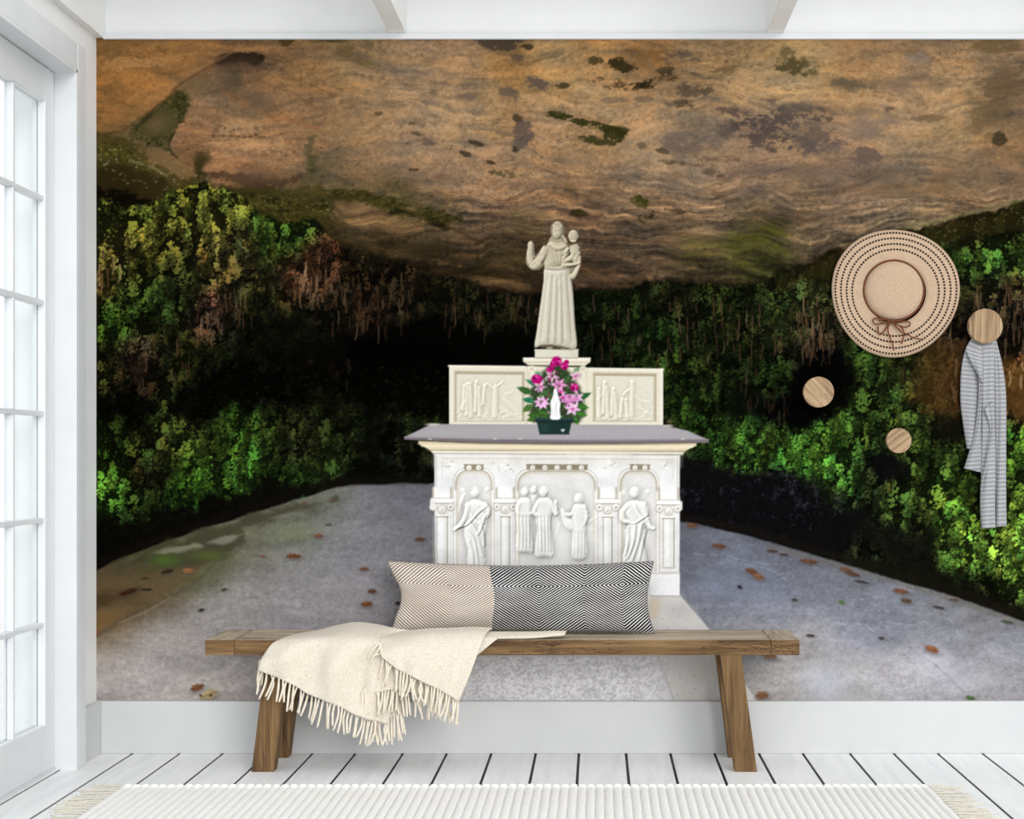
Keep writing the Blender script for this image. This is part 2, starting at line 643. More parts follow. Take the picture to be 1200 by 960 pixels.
# ---- noise fields used all over the print
n_big = vnoise(120, 90, 5)
n_rag = vnoise(26, 18, 5, 0.6)
n_fine = vnoise(5, 4, 3, 0.7)
n_grit = vnoise(2.4, 2.0, 2, 0.8)
n_strk = vnoise(90, 9, 5, 0.6, shear=-0.10, warp=n_big * 14)
n_strk2 = vnoise(44, 4, 3, 0.6, shear=0.06, warp=n_big * 12)
n_vert = vnoise(9, 34, 4, 0.6)
n_clump = vnoise(22, 26, 3, 0.55)
n_leafy = vnoise(7, 9, 3, 0.7)

# ---- 1 rock ceiling of the cave
ROCK = [(120,60,146,104,56),(200,60,152,108,60),(120,110,144,98,50),(180,100,152,104,56),(120,145,142,95,50),(240,70,146,102,58),(300,52,144,105,64),
(290,84,96,74,52),(350,60,138,104,66),(330,100,146,110,70),(250,102,112,88,62),(230,130,148,110,72),(280,140,146,110,70),(340,140,146,108,70),(220,165,138,98,64),
(270,165,156,115,74),(320,180,152,112,74),(280,193,148,106,70),(340,200,138,104,72),(380,120,146,110,70),(380,160,136,102,66),(390,190,120,92,62),(372,212,92,80,54),
(150,168,96,82,52),(190,192,122,96,64),(140,185,66,58,30),(120,175,84,74,44),(200,215,66,52,26),(150,215,38,29,13),(120,215,26,21,9),(330,235,42,40,17),(380,245,46,40,17),
(350,257,46,40,14),(300,232,30,28,10),(420,60,142,114,75),(480,70,148,117,82),(540,60,154,120,82),(600,80,150,110,62),(650,60,166,130,82),(430,110,154,120,80),
(500,120,156,124,86),(560,110,146,116,80),(540,142,164,130,88),(610,150,142,110,72),(650,110,162,124,76),(640,150,162,128,92),(420,160,146,114,75),(480,170,142,114,82),
(540,190,146,117,85),(600,180,152,120,84),(650,190,142,110,75),(430,200,136,106,74),(500,210,142,111,80),(560,215,142,111,80),(610,220,138,106,74),(660,220,130,98,66),
(420,230,62,56,30),(470,240,56,52,26),(510,250,60,52,30),(420,255,112,85,58),(480,266,96,72,48),(540,250,120,94,66),(590,245,114,88,62),(560,275,86,67,46),(600,280,80,62,40),
(450,290,46,36,18),(400,280,32,28,13),(500,300,56,43,24),(540,310,50,38,22),(600,310,58,43,25),(560,332,34,27,15),(620,335,44,33,20),(700,60,164,123,75),(760,66,146,108,66),
(820,60,164,128,84),(880,70,172,136,88),(940,60,170,137,88),(700,110,166,130,85),(760,122,162,126,84),(820,120,148,118,82),(870,110,168,133,90),(920,100,172,138,92),
(700,190,138,109,75),(680,160,150,118,80),(760,160,158,127,90),(820,160,140,114,84),(880,150,136,108,80),(930,150,136,110,80),(760,200,152,123,88),(820,200,142,114,82),
(880,205,132,106,80),(700,220,122,94,65),(760,230,136,107,76),(830,230,138,111,80),(890,230,128,102,74),(700,260,104,80,55),(760,265,104,83,58),(830,260,104,84,60),(890,265,82,70,42),
(700,300,86,65,44),(760,300,92,72,50),(820,300,84,70,42),(880,300,70,64,30),(910,312,58,54,26),(700,332,68,51,34),(760,325,76,59,39),(830,325,68,54,33),(950,280,98,80,55),(940,250,112,90,64),
(1000,60,166,126,80),(1060,60,162,124,82),(1120,70,168,130,86),(1180,60,138,109,75),(1000,110,162,124,78),(1060,120,162,128,88),(1120,110,168,132,88),(1180,110,116,92,64),
(1000,160,142,114,84),(1050,160,150,122,88),(1110,160,158,125,82),(1170,150,120,96,66),(1000,200,128,101,74),(1060,200,128,103,74),(1120,200,122,96,68),(1180,180,132,100,65),
(1000,240,118,94,70),(1060,235,128,104,75),(1120,225,118,94,65),(1180,210,122,96,68),(1010,265,118,96,68),(1080,255,112,93,65),(1250,60,150,116,76),(1250,130,138,106,70),(1250,200,120,94,66)]
rock = field(ROCK, 20)
n_crk = np.clip(1 - np.abs(vnoise(40, 10, 5, 0.65, shear=-0.08, warp=n_big * 12)) * 5, 0, 1)
n_crk *= np.clip(vnoise(90, 60, 2) + 0.1, 0, 1)
tone = 1.0 + 0.07 * n_strk + 0.065 * n_strk2 + 0.055 * n_fine + 0.035 * n_grit + 0.06 * n_rag - 0.20 * n_crk
warm = (0.030 * n_rag + 0.035 * n_strk)[..., None] * np.array([0.2, -0.4, -1.3], np.float32)
rock = rock * np.array((0.965, 0.99, 1.07), np.float32)
rockc = rock * tone[..., None] * (1 + warm)
C[:] = rockc
L[:] = 1

GRY = (78, 68, 62); DRK = (40, 34, 22); OLV = (46, 46, 20); LIT = (186, 152, 112)
n_st = vnoise(15, 9, 5, 0.7)                    # breaks the stains up
# grain of pale and dark mineral specks
sp = (n_grit > 1.3) & (n_rag > 0.4); C[sp] = C[sp] * 0.75 + np.array((190, 156, 112), np.float32) * 0.25
sp = (n_grit < -1.35) & (n_strk > 0.3); C[sp] *= 0.8
for (x, y, rx, ry, col, a, rot) in [
    (583,50,26,9,(62,52,46),.85,.1),(605,66,9,7,(74,62,52),.7,0),(620,55,6,4,DRK,.7,0),(631,99,15,7,GRY,.8,.3),(657,101,9,4,DRK,.7,0),(597,112,12,8,GRY,.7,.5),(607,137,7,5,DRK,.7,.5),
    (614,154,11,11,GRY,.8,.2),(610,168,8,6,GRY,.7,0),(604,175,4,3,DRK,.7,0),(590,156,10,3,GRY,.5,.2),(593,204,16,4,(34,36,16),.9,.1),(489,157,8,3,DRK,.6,.1),(500,166,10,4,GRY,.6,.2),(515,169,9,4,GRY,.6,.2),
    (528,173,7,3,DRK,.6,.2),(547,181,9,3,DRK,.7,.4),(558,168,10,2.5,DRK,.7,.3),(573,190,7,2,DRK,.7,.2),(508,108,6,3,DRK,.4,0),(548,108,12,10,GRY,.45,0),(483,145,4,2,DRK,.5,0),(445,133,5,2,DRK,.5,0),(485,199,6,2,DRK,.6,0),(515,207,8,3,(110,78,56),.6,0),
    (728,77,17,8,(44,38,20),.9,.15),(696,71,9,5,(60,50,26),.8,0),(720,98,22,6,(66,52,34),.75,.15),(744,101,9,5,(44,34,18),.85,.1),(761,100,9,6,(38,32,18),.9,0),(778,93,18,9,(58,46,26),.8,-.3),(783,84,14,6,(66,56,38),.7,0),
    (795,67,24,9,GRY,.6,0),(760,66,26,12,(120,84,44),.6,0),(814,106,20,9,(74,64,50),.75,0),(802,122,14,6,(66,54,40),.7,0),(843,86,16,6,(96,80,52),.6,-.3),(818,90,10,6,GRY,.55,0),(755,116,10,4,GRY,.5,0),(720,118,14,4,GRY,.45,0),
    (853,151,12,10,GRY,.75,0),(862,131,20,5,(70,60,56),.75,.1),(898,156,34,20,(72,62,58),.8,.1),(885,148,16,12,(72,62,58),.7,0),(906,125,12,8,GRY,.6,0),(927,80,16,10,(84,72,48),.75,.2),(911,62,22,8,(118,96,56),.6,0),
    (797,171,28,7,(92,80,74),.65,.15),(802,159,20,5,(96,84,76),.6,0),(822,165,10,4,GRY,.5,0),(848,187,30,5,(72,60,50),.6,.08),(877,202,34,7,(92,78,70),.65,-.1),(838,203,14,5,(70,58,48),.6,.2),(800,192,22,3,(58,46,34),.6,.12),(776,177,8,2.5,DRK,.6,.3),
    (690,146,46,5,(42,42,18),.9,.26),(706,165,24,5,(46,44,20),.85,.15),(722,158,16,8,(42,42,18),.85,0),(655,135,12,4,(50,48,22),.8,.2),(672,152,12,3,(82,70,40),.5,.1),(749,236,14,6,(48,52,16),.9,.45),(758,254,14,6,(34,32,16),.85,-.2),(676,249,14,4,(44,40,18),.85,.1),
    (792,247,12,3,(50,40,26),.7,.15),(660,188,9,3,(90,76,62),.5,0),(670,220,8,4,(80,70,34),.4,0),(752,171,6,4,(70,62,50),.6,0),(840,225,26,6,(112,88,66),.5,0),(850,232,22,3,(84,66,48),.5,.2),
    (934,78,22,11,(76,66,40),.75,.1),(920,62,12,7,(92,80,48),.6,0),(995,100,18,8,(74,68,58),.65,.1),(1012,78,8,4,(96,72,44),.5,0),(940,152,36,26,(76,66,62),.62,.1),(920,140,24,14,(80,70,64),.6,0),(960,135,30,7,(74,64,56),.6,-.15),(970,172,26,8,(84,74,70),.6,0),
    (1014,183,17,10,(84,72,66),.72,.2),(1019,140,26,20,(112,100,90),.45,0),(1032,152,22,10,(116,100,86),.45,0),(1060,98,24,10,(116,96,78),.55,-.3),(1074,65,16,7,(122,112,104),.5,.2),(1095,50,22,5,(112,92,74),.5,0),(1088,139,18,4,(96,78,54),.6,0),
    (1161,137,30,22,(92,76,52),.6,.1),(1171,161,9,8,(52,46,30),.8,.4),(1180,100,36,16,(88,72,50),.6,-.2),(1166,52,24,9,(98,80,52),.7,0),(1140,118,20,10,(104,86,60),.5,0),(1045,117,6,3,(74,56,40),.6,0),(1043,128,6,3,(74,56,40),.6,0),
    (1000,222,40,6,(104,82,62),.5,0),(1070,222,46,12,(100,78,56),.5,-.1),(1030,205,40,7,(92,76,60),.5,0),(1120,205,30,5,(96,76,58),.5,-.2),(960,200,40,6,(104,88,76),.45,0),(1030,236,16,4,(136,118,100),.5,0),(940,255,30,7,(82,64,48),.4,0),
    (336,49,9,5,(66,52,26),.8,0),(405,62,14,12,(96,76,46),.55,.3),(375,46,16,4,(92,72,42),.6,0),(425,75,16,6,(110,88,50),.5,.3),(130,50,30,6,(110,82,46),.4,0),(395,48,14,3,(60,56,28),.6,0),(390,113,6,2.5,(96,76,50),.5,0)]:
    blotch(x, y, rx, ry, col, a, n_st, 0.1, rot)
for (x, y, rx, ry, rot) in [(470,55,40,9,0),(420,80,30,8,.2),(540,125,40,8,0),(640,120,30,10,.2),(700,130,46,7,.1),(780,150,30,6,0),(870,95,34,8,0),(960,60,40,10,0),(1030,115,50,10,.1),(1110,125,34,9,0),(1100,170,40,3,-.2),(500,150,46,5,.05),(600,205,40,4,.05),(735,200,50,4,-.05),(640,205,30,4,0),(150,75,36,8,0),(300,170,40,10,.1),(280,150,30,6,0)]:
    blotch(x, y, rx, ry, LIT, 0.32, n_strk, 0.25, rot)

RAG = True
n_edge = 0.6 * n_st + 0.6 * n_fine
# bulging boulder at the left of the ceiling: contour, shaded hollows, moss in its creases
poly([(111,157),(146,152),(162,139),(195,117),(211,98),(222,92),(240,84),(258,100),(240,112),(216,122),(205,150),(190,172),(150,166),(111,160)], (92,80,52), 2.5, .45, n_edge, 3)
poly([(110,157),(146,152),(162,139),(195,116.5),(211,98),(232,85),(255,68),(270,60),(250,50),(110,44)], (162,116,62), 1.5, .16, n_edge, 1.0)
poly([(209,104),(216,108),(222,122),(216,137),(209,147),(203,158),(197,172),(206,184),(200,182),(190,172),(175,170),(149,156),(162,143),(180,128)], (64,60,33), 1.3, .88, n_edge, 2.6)
ell(182,146,15,9,(112,88,60),.6,.7,-.4)
ell(214,122,8,14,(40,42,18),.6,.5,.2); ell(170,140,14,3,(44,40,20),.7,.5,-.7); ell(205,120,4,9,(40,42,18),.5,.5,.4)
line([(110,157),(130,156),(146,152),(162,140),(180,127),(195,116),(211,99),(232,86),(250,74)], 2.2, (84,60,34), .7, 1.2, 4)
line([(203,158),(198,168),(201,178),(208,185)], 2.5, (40,38,18), .8, 1.2, 4)
poly([(250,72),(257,66),(266,62.5),(280,61.5),(296,62),(311,64),(311,71),(300,77),(285,72),(268,73),(258,76)], (30,22,15), 1.6, .93, n_edge, 1.4)
ell(285,74,34,9,(70,54,42),.6,.6); ell(272,93,11,13,(72,66,46),.65,.6,.2); ell(262,98,12,14,(96,78,62),.5,.7); ell(303,121,13,9,(88,76,64),.75,.7,.3); ell(318,112,22,9,(116,90,66),.4,.8,.4)
line([(257,67),(245,76),(228,88),(211,98)], 2.5, (108,80,54), .6, 1.5, 3)
line([(220,86),(256,70),(280,58),(310,58)], 3.0, (170,126,76), .45, 2, 4)
for (x0, y0, x1, y1) in [(258,104,345,142),(268,112,330,148),(300,95,372,128),(320,90,390,112),(340,75,352,96),(300,60,345,80)]:
    line([(x0, y0), ((x0 + x1) / 2 + 6, (y0 + y1) / 2 - 3), (x1, y1)], 1.6, (112,76,46), .5, 1.3, 4)
line([(262,108),(284,122),(310,133),(340,141),(372,150)], 3, (142,92,54), .45, 2, 4)
poly([(236,204),(245,208),(262,211),(285,217),(303,222),(325,223),(345,216),(362,205),(352,204),(330,210),(300,208),(262,200)], (58,43,30), 2.2, .75, n_edge, 2.5)
ell(310,206,32,9,(96,74,56),.5,.8)
ell(236,186,9,7.5,(42,42,18),.9,.5); ell(233,198,5,15,(40,38,17),.85,.5); ell(224,180,14,10,(98,72,46),.5,.8)
poly([(361,160),(372,158),(364,170),(366,188),(374,200),(372,216),(345,222),(356,205),(362,192),(358,176)], (84,74,48), 1.8, .75, n_edge, 2.5)
ell(366,192,7,14,(62,60,36),.6,.7); ell(385,200,12,14,(92,82,56),.5,.9)
for (x, y) in [(264,150),(310,161),(293,160),(300,158),(274,152),(376,173),(378,207),(220,175),(215,167),(335,182),(345,178),(250,159),(262,159),(271,159),(280,160),(288,161)]:
    ell(x, y, rng.uniform(1, 1.9), rng.uniform(.8, 1.4), (52,36,22), .8, .5)
line([(240,158),(258,159),(275,160),(292,161),(310,160)], 1.4, (104,74,46), .55, 1, 3)
# mossy shelf under the boulder
poly([(110,158),(140,158),(165,172),(190,180),(215,200),(236,206),(236,214),(300,221),(330,224),(372,216),(390,222),(420,226),(470,236),(520,252),(545,262),(520,268),(505,258),(470,252),(440,246),(420,238),(395,238),(388,250),(380,262),(340,262),(240,228),(110,262)], (54,49,20), 2.2, .62, n_edge, 3.5)
poly([(112,165),(150,172),(178,188),(205,204),(190,206),(150,192),(112,185)], (72,68,26), 2.5, .65, n_edge, 6)
poly([(160,174),(190,178),(214,192),(230,206),(212,210),(186,196)], (126,98,64), 2, .75, n_edge, 3.5)
line([(152,188),(166,192),(182,198),(196,206)], 3, (150,132,98), .55, 1.5, 3)
poly([(110,195),(150,196),(190,208),(210,222),(195,240),(160,238),(110,235)], (40,31,14), 3, .7, n_edge, 6)
poly([(110,222),(150,226),(185,236),(165,246),(110,246)], (10,8,4), 3, .9, n_edge, 5)
poly([(390,237),(400,233.5),(425,235),(450,244),(452,252),(490,262),(500,270),(470,276),(430,270),(402,258),(392,248)], (120,91,61), 2.2, .62, n_edge, 3)
poly([(384,224),(410,221),(440,228),(480,240),(520,252),(540,250),(536,258),(505,262),(470,252),(452,246),(430,236),(398,233)], (52,48,21), 2, .8, n_edge, 4)
ell(513,263,14,4,(20,17,9),.9,.5,.4); line([(505,258),(530,268),(560,282),(600,296)], 3, (44,34,20), .7, 2, 4); ell(482,245,6,3,(120,96,64),.7,.5)
for k in range(60):
    x = rng.uniform(300, 500); y = 215 + (x - 300) * 0.2 + rng.uniform(-2, 26)
    ell(x, y, rng.uniform(.8, 1.8), rng.uniform(.6, 1.2), (110,100,60), .5, .5)
for k in range(70):
    x = rng.uniform(112, 230); y = 168 + (x - 112) * 0.25 + rng.uniform(0, 40)
    ell(x, y, rng.uniform(.8, 2.2), rng.uniform(.6, 1.3), (128,118,80) if k % 3 else (150,150,130), .5, .5)
# dim overhang near the back, green seepage
for (x, y, rx, ry, col, a, rot) in [(500,292,50,8,(36,30,16),.7,.1),(470,310,60,9,(38,30,16),.6,.15),(560,318,46,6,(30,24,13),.7,.1),(545,300,30,4,(92,70,42),.6,.1),(520,308,30,3,(104,78,46),.6,.15),(600,336,40,5,(84,62,40),.6,.1),(560,326,26,3,(92,72,44),.5,.1),
    (612,262,30,16,(74,70,44),.4,0),(606,300,26,14,(54,48,26),.6,0),(880,285,34,20,(64,66,24),.55,-.2),(860,312,30,9,(70,66,26),.6,0),(905,268,26,12,(60,60,22),.7,-.3),(830,300,30,12,(92,84,42),.5,.2),(840,285,50,5,(70,66,34),.5,.1),(818,305,26,7,(62,62,26),.6,.2),(900,300,22,14,(64,70,22),.45,-.3),
    (740,282,50,3,(66,50,34),.5,.05),(800,275,40,3,(70,54,38),.5,.1),(730,240,40,4,(92,70,50),.5,0),(780,260,60,4,(80,62,42),.5,.05),(700,315,40,5,(66,48,32),.5,-.05),(660,262,30,5,(78,60,42),.5,0),(690,285,40,3,(120,92,64),.4,0)]:
    blotch(x, y, rx, ry, col, a, n_strk, 0.05, rot, 2)

RAG = False
ms = (C[..., 1] > C[..., 0] * .90) & (GX < 570)
C[ms] *= (1 + .13 * n_fine + .15 * n_grit + .05 * n_leafy)[ms][:, None]
wz = np.clip((GY - 205) / 40, 0, 1) * np.clip((GX - 240) / 60, 0, 1)
C *= (1 + wz * (0.13 * n_strk + 0.10 * n_strk2 + 0.05 * n_fine))[..., None]
# ---- 2 fern-covered walls and the dark hollow at the back
FERN = [(125,250,62,78,20),(165,245,72,86,22),(190,275,92,104,28),(230,235,78,92,24),(240,258,84,96,26),(135,300,84,86,28),(118,330,86,84,30),(150,318,48,66,18),(210,310,44,58,18),(250,300,80,86,32),
(280,310,58,60,24),(330,285,44,74,18),(345,322,70,50,25),(375,320,66,45,25),(300,340,38,44,15),(130,380,40,72,15),(150,355,44,68,18),(200,360,36,52,15),(250,372,56,44,28),(280,390,14,18,7),(330,380,24,28,10),
(380,372,22,22,12),(160,424,54,44,28),(122,430,42,50,15),(200,416,30,36,12),(240,428,22,30,8),(300,440,6,8,3),(370,430,20,16,9),(120,446,38,44,14),(165,452,22,16,10),(200,482,38,54,15),(150,495,18,26,8),(250,470,6,8,3),
(300,462,10,13,5),(130,525,30,58,12),(170,530,46,62,18),(200,515,52,68,20),(240,518,44,64,18),(280,492,44,86,18),(285,530,48,90,20),(280,562,44,86,20),(232,545,58,108,24),(222,575,40,90,18),(125,578,64,122,27),(172,592,38,66,18),
(180,556,30,27,12),(150,608,28,44,12),(320,508,34,50,14),(350,520,38,40,16),(380,532,36,45,15),(350,562,28,58,15),(390,548,38,68,18),(255,604,6,6,4),(330,592,10,9,6),(130,650,7,7,5),(205,632,8,7,5),(113,622,20,36,10),(410,560,8,9,6),
(400,330,28,27,12),(430,360,32,24,13),(470,350,28,25,12),(520,360,20,23,10),(580,368,22,24,10),(612,366,23,25,11),(500,400,2,2,2),(450,420,1,1,1),(400,420,3,3,2),(350,450,4,5,2),(560,412,5,6,3),(600,412,4,5,3),(500,440,1,1,1),(520,470,1,1,1),(400,468,13,17,6),
(380,508,26,38,12),(412,512,28,40,12),(450,500,9,11,6),(482,490,28,44,14),(512,490,30,46,14),(470,520,18,23,10),(440,545,7,9,6),(490,545,14,19,10),(440,460,3,3,2),(500,520,26,36,13),
(700,360,17,27,8),(690,400,11,17,6),(720,382,20,31,10),(760,400,24,44,12),(772,430,34,58,15),(730,430,17,28,8),(800,350,26,33,12),(840,350,32,46,14),(870,362,26,37,12),(900,350,36,50,16),(930,372,42,58,20),(960,340,48,60,22),
(960,382,46,46,24),(950,412,28,28,17),(830,400,19,30,10),(880,400,23,30,10),(830,440,27,42,12),(800,470,21,38,10),(860,440,17,26,8),(910,440,27,48,14),(932,450,11,21,7),(965,430,4,4,3),(940,484,3,3,3),(905,486,8,8,7),(850,488,17,26,10),
(800,494,34,64,15),(830,502,37,72,16),(860,512,48,94,22),(872,532,46,90,22),(900,512,46,88,22),(940,522,58,118,28),(970,522,62,126,30),(990,500,58,112,28),(980,560,58,122,30),(840,540,38,74,20),(820,565,14,14,13),(860,585,13,12,13),(900,580,14,13,15),
(930,600,13,12,13),(955,592,24,30,16),(975,582,56,106,30),(800,560,16,20,14),(960,310,38,34,15),(1010,290,42,38,17),(1130,312,48,88,22),(1160,300,54,94,25),(1190,300,48,84,22),(1140,270,34,30,13),(1190,262,34,38,13),(1130,342,38,44,19),(1180,342,52,50,25),
(1195,382,34,30,18),(1120,400,36,30,17),(1090,420,42,48,18),(1060,432,42,58,18),(1010,430,42,74,20),(1030,450,48,78,22),(1000,470,32,54,15),(1110,440,72,50,22),(1100,472,56,40,18),(1185,450,84,58,25),(1192,474,82,58,25),(1062,482,48,78,22),(1090,490,42,68,20),
(1080,522,48,74,20),(1112,502,24,22,10),(1120,530,38,58,16),(1150,532,42,68,18),(1192,520,68,118,25),(1030,545,10,10,10),(1060,562,52,78,22),(1050,592,56,88,25),(1040,612,48,74,22),(1082,590,42,54,18),(1090,560,42,76,20),(1100,572,66,116,28),(1120,602,82,138,32),
(1110,640,78,132,32),(1140,640,92,148,38),(1180,640,98,153,38),(1190,602,78,128,30),(1160,590,40,60,18),(1190,682,88,143,35),(1130,662,56,96,25),(1150,692,24,29,12),(1090,652,13,12,9),(1050,642,20,25,13),(1010,632,36,50,21),(1000,645,16,20,11),(1040,655,26,40,17),
(970,622,12,11,11),(1060,672,19,25,12),(1120,692,14,17,10),(1180,712,19,25,12),(1250,300,48,84,22),(1250,260,34,36,13),(1250,400,40,44,18),(1250,500,66,108,25),(1250,620,82,136,34),(1250,690,66,104,28),(1250,740,18,22,11),(1010,520,48,84,24),(1000,560,44,80,24),(1020,580,20,24,14),(985,610,16,16,12),(1010,500,30,52,15),(985,440,12,16,8),(1075,445,50,62,20)]
fern = field(FERN, 16)
FG = 0.74
T = np.full((H, W), 0.12, np.float32)           # light and dark of the leaflets
HU = np.zeros((H, W), np.float32)               # leaflet tint
ker = []
for s in (0.85, 1.1, 1.4, 1.8):
    for r in range(6):
        k = int(math.ceil(s * 1.3 / SP)) + 1
        yy, xx = np.mgrid[-k:k + 1, -k:k + 1].astype(np.float32) * SP
        a = r * math.pi / 6
        u = xx * math.cos(a) + yy * math.sin(a); v = -xx * math.sin(a) + yy * math.cos(a)
        ker.append((k, np.clip((1.35 - np.sqrt((u / s) ** 2 + (v / (s * 0.7)) ** 2)) * 1.2, 0, 1)))
shk = []
for (rx, ry) in ((5, 7), (7, 10), (9, 14), (6, 16)):
    kx, ky = int(rx * 1.6), int(ry * 1.5)
    yy, xx = np.mgrid[-ky:ky + 1, -kx:kx + 1].astype(np.float32) * SP
    shk.append((kx, ky, rx, ry, np.clip(1.25 - np.sqrt((xx / rx) ** 2 + (yy / ry) ** 2), 0, 1)))
bandtop = np.interp(gx, [110, 230, 400, 560, 640, 760, 880, 985, 1200, 1290], [205, 205, 280, 320, 325, 315, 318, 275, 222, 205])
bandbot = np.interp(gx, [110, 300, 390, 510, 795, 930, 1060, 1200, 1290], [690, 615, 585, 575, 620, 655, 692, 740, 770])
def stamp(i, j, b_, h_, q):
    k, kk = ker[q]
    i0, i1, j0, j1 = i - k, i + k + 1, j - k, j + k + 1
    if i0 < 0 or j0 < 0 or i1 > H or j1 > W: return
    t = T[i0:i1, j0:j1]; t += kk * (b_ - t)
    h2 = HU[i0:i1, j0:j1]; h2 += kk * (h_ - h2)
# loose leaflets first, then hanging clumps from the lowest to the highest so that upper ferns overhang lower ones
NL = 30000
js = rng.integers(0, W, NL); ys = bandtop[js] + rng.random(NL) * (bandbot[js] - bandtop[js])
for j, y, b_, h_, q in zip(js, ys, np.exp(rng.normal(-0.9, 0.55, NL)), rng.normal(0, 1, NL), rng.integers(0, 24, NL)):
    stamp(int((y - MY0) / SP), int(j), b_, h_, q)
NCL = 3300
js = rng.integers(0, W, NCL); ys = bandtop[js] + rng.random(NCL) * (bandbot[js] - bandtop[js])
order = np.argsort(-ys)
for ci in order:
    j, y = int(js[ci]), ys[ci]; i = int((y - MY0) / SP)
    kx, ky, rx, ry, kk = shk[rng.integers(0, 4)]
    i2 = i + int(ry * .5)
    if i2 - ky < 0 or j - kx < 0 or i2 + ky + 1 > H or j + kx + 1 > W: continue
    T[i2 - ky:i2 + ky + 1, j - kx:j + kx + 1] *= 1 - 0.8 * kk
    cb = math.exp(rng.normal(0.0, 0.42)); chue = rng.normal(0, 1.0)
    n = int(rx * ry * 0.85)
    uu = np.clip(rng.normal(0, .5, n), -1.1, 1.1); vv = rng.uniform(-1, 1, n)
    bb = cb * (1.25 - 0.5 * vv - 0.12 * uu) * np.exp(rng.normal(0, .30, n))
    qq = rng.integers(0, 24, n); hh = chue * .7 + rng.normal(0, .35, n)
    for u, v, b_, h_, q in zip(uu, vv, bb, hh, qq):
        wd = rx * math.sqrt(max(0.0, 1 - v * v * .8))
        stamp(int(i + v * ry / SP), int(j + u * wd / SP), b_, h_, q)
T *= np.clip(1.0 + 0.18 * n_clump + 0.18 * n_vert, 0.3, 2.0)
def boxblur(a, r):
    k = max(1, int(r / SP)); o = a
    for ax in (0, 1):
        for _ in range(2):
            c = np.cumsum(np.pad(o, [(k + 1, k) if x == ax else (0, 0) for x in (0, 1)], mode='edge').astype(np.float64), axis=ax)
            n = 2 * k + 1
            o = ((np.take(c, range(n, c.shape[ax]), axis=ax) - np.take(c, range(0, c.shape[ax] - n), axis=ax)) / n).astype(np.float32)
    return o
T = np.clip(T / (0.25 + 0.75 * boxblur(T, 22)), 0, 2.5)
fern_m = fern * np.array((0.99, 0.86, 1.0), np.float32)
fern_m = fern_m * 0.86 + fern_m.mean(-1, keepdims=True) * 0.14
tint = np.stack([1 + 0.09 * HU, 1 - 0.015 * HU, 1 - 0.05 * HU], -1)
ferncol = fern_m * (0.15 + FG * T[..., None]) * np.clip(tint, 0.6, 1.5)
ferncol[..., 0] = np.maximum(ferncol[..., 0], ferncol[..., 1] * 0.55); ferncol[..., 2] = np.maximum(ferncol[..., 2], ferncol[..., 1] * 0.21)
# wet black rock at the lower right of the wall
brx = np.clip(1 - (((GX - 885) / 115) ** 2 + ((GY - 592) / 44) ** 2), 0, 1) * 1.6
brx = np.clip(brx, 0, 1)[..., None]
bump_ = np.clip(0.6 * n_leafy + 0.6 * n_grit + 0.3, 0, 2.4)[..., None]
ferncol = ferncol * (1 - brx) + (np.array((9, 8, 9), np.float32) + bump_ * np.array((13, 13, 17), np.float32)) * brx
edge = [(100,236),(118,233),(135,238),(150,246),(168,244),(182,238),(190,226),(196,224),(215,220),(240,216),(262,222),(285,232),(300,246),(318,258),(332,262),(352,256),(372,262),(386,274),(398,286),(430,298),(470,312),(520,325),(560,336),(600,345),(640,347),(680,343),(712,340),(740,336),(756,330),(780,329),(810,332),(850,334),(880,333),(905,330),(925,320),(950,306),(985,291),(1010,283),(1060,269),(1100,260),(1150,247),(1200,236),(1300,208),(1300,800),(100,800)]
sl = (slice(0, H), slice(0, W))
d = sdpoly(edge, sl) + n_rag * 2.5 + n_leafy * 1.8
m = np.clip(0.5 - d / 4.0, 0, 1)
# dark line where the ferns tuck under the rock
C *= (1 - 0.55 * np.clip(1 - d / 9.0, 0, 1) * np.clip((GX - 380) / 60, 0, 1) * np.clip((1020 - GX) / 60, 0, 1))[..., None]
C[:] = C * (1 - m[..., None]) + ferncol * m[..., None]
L[m > 0.5] = 2
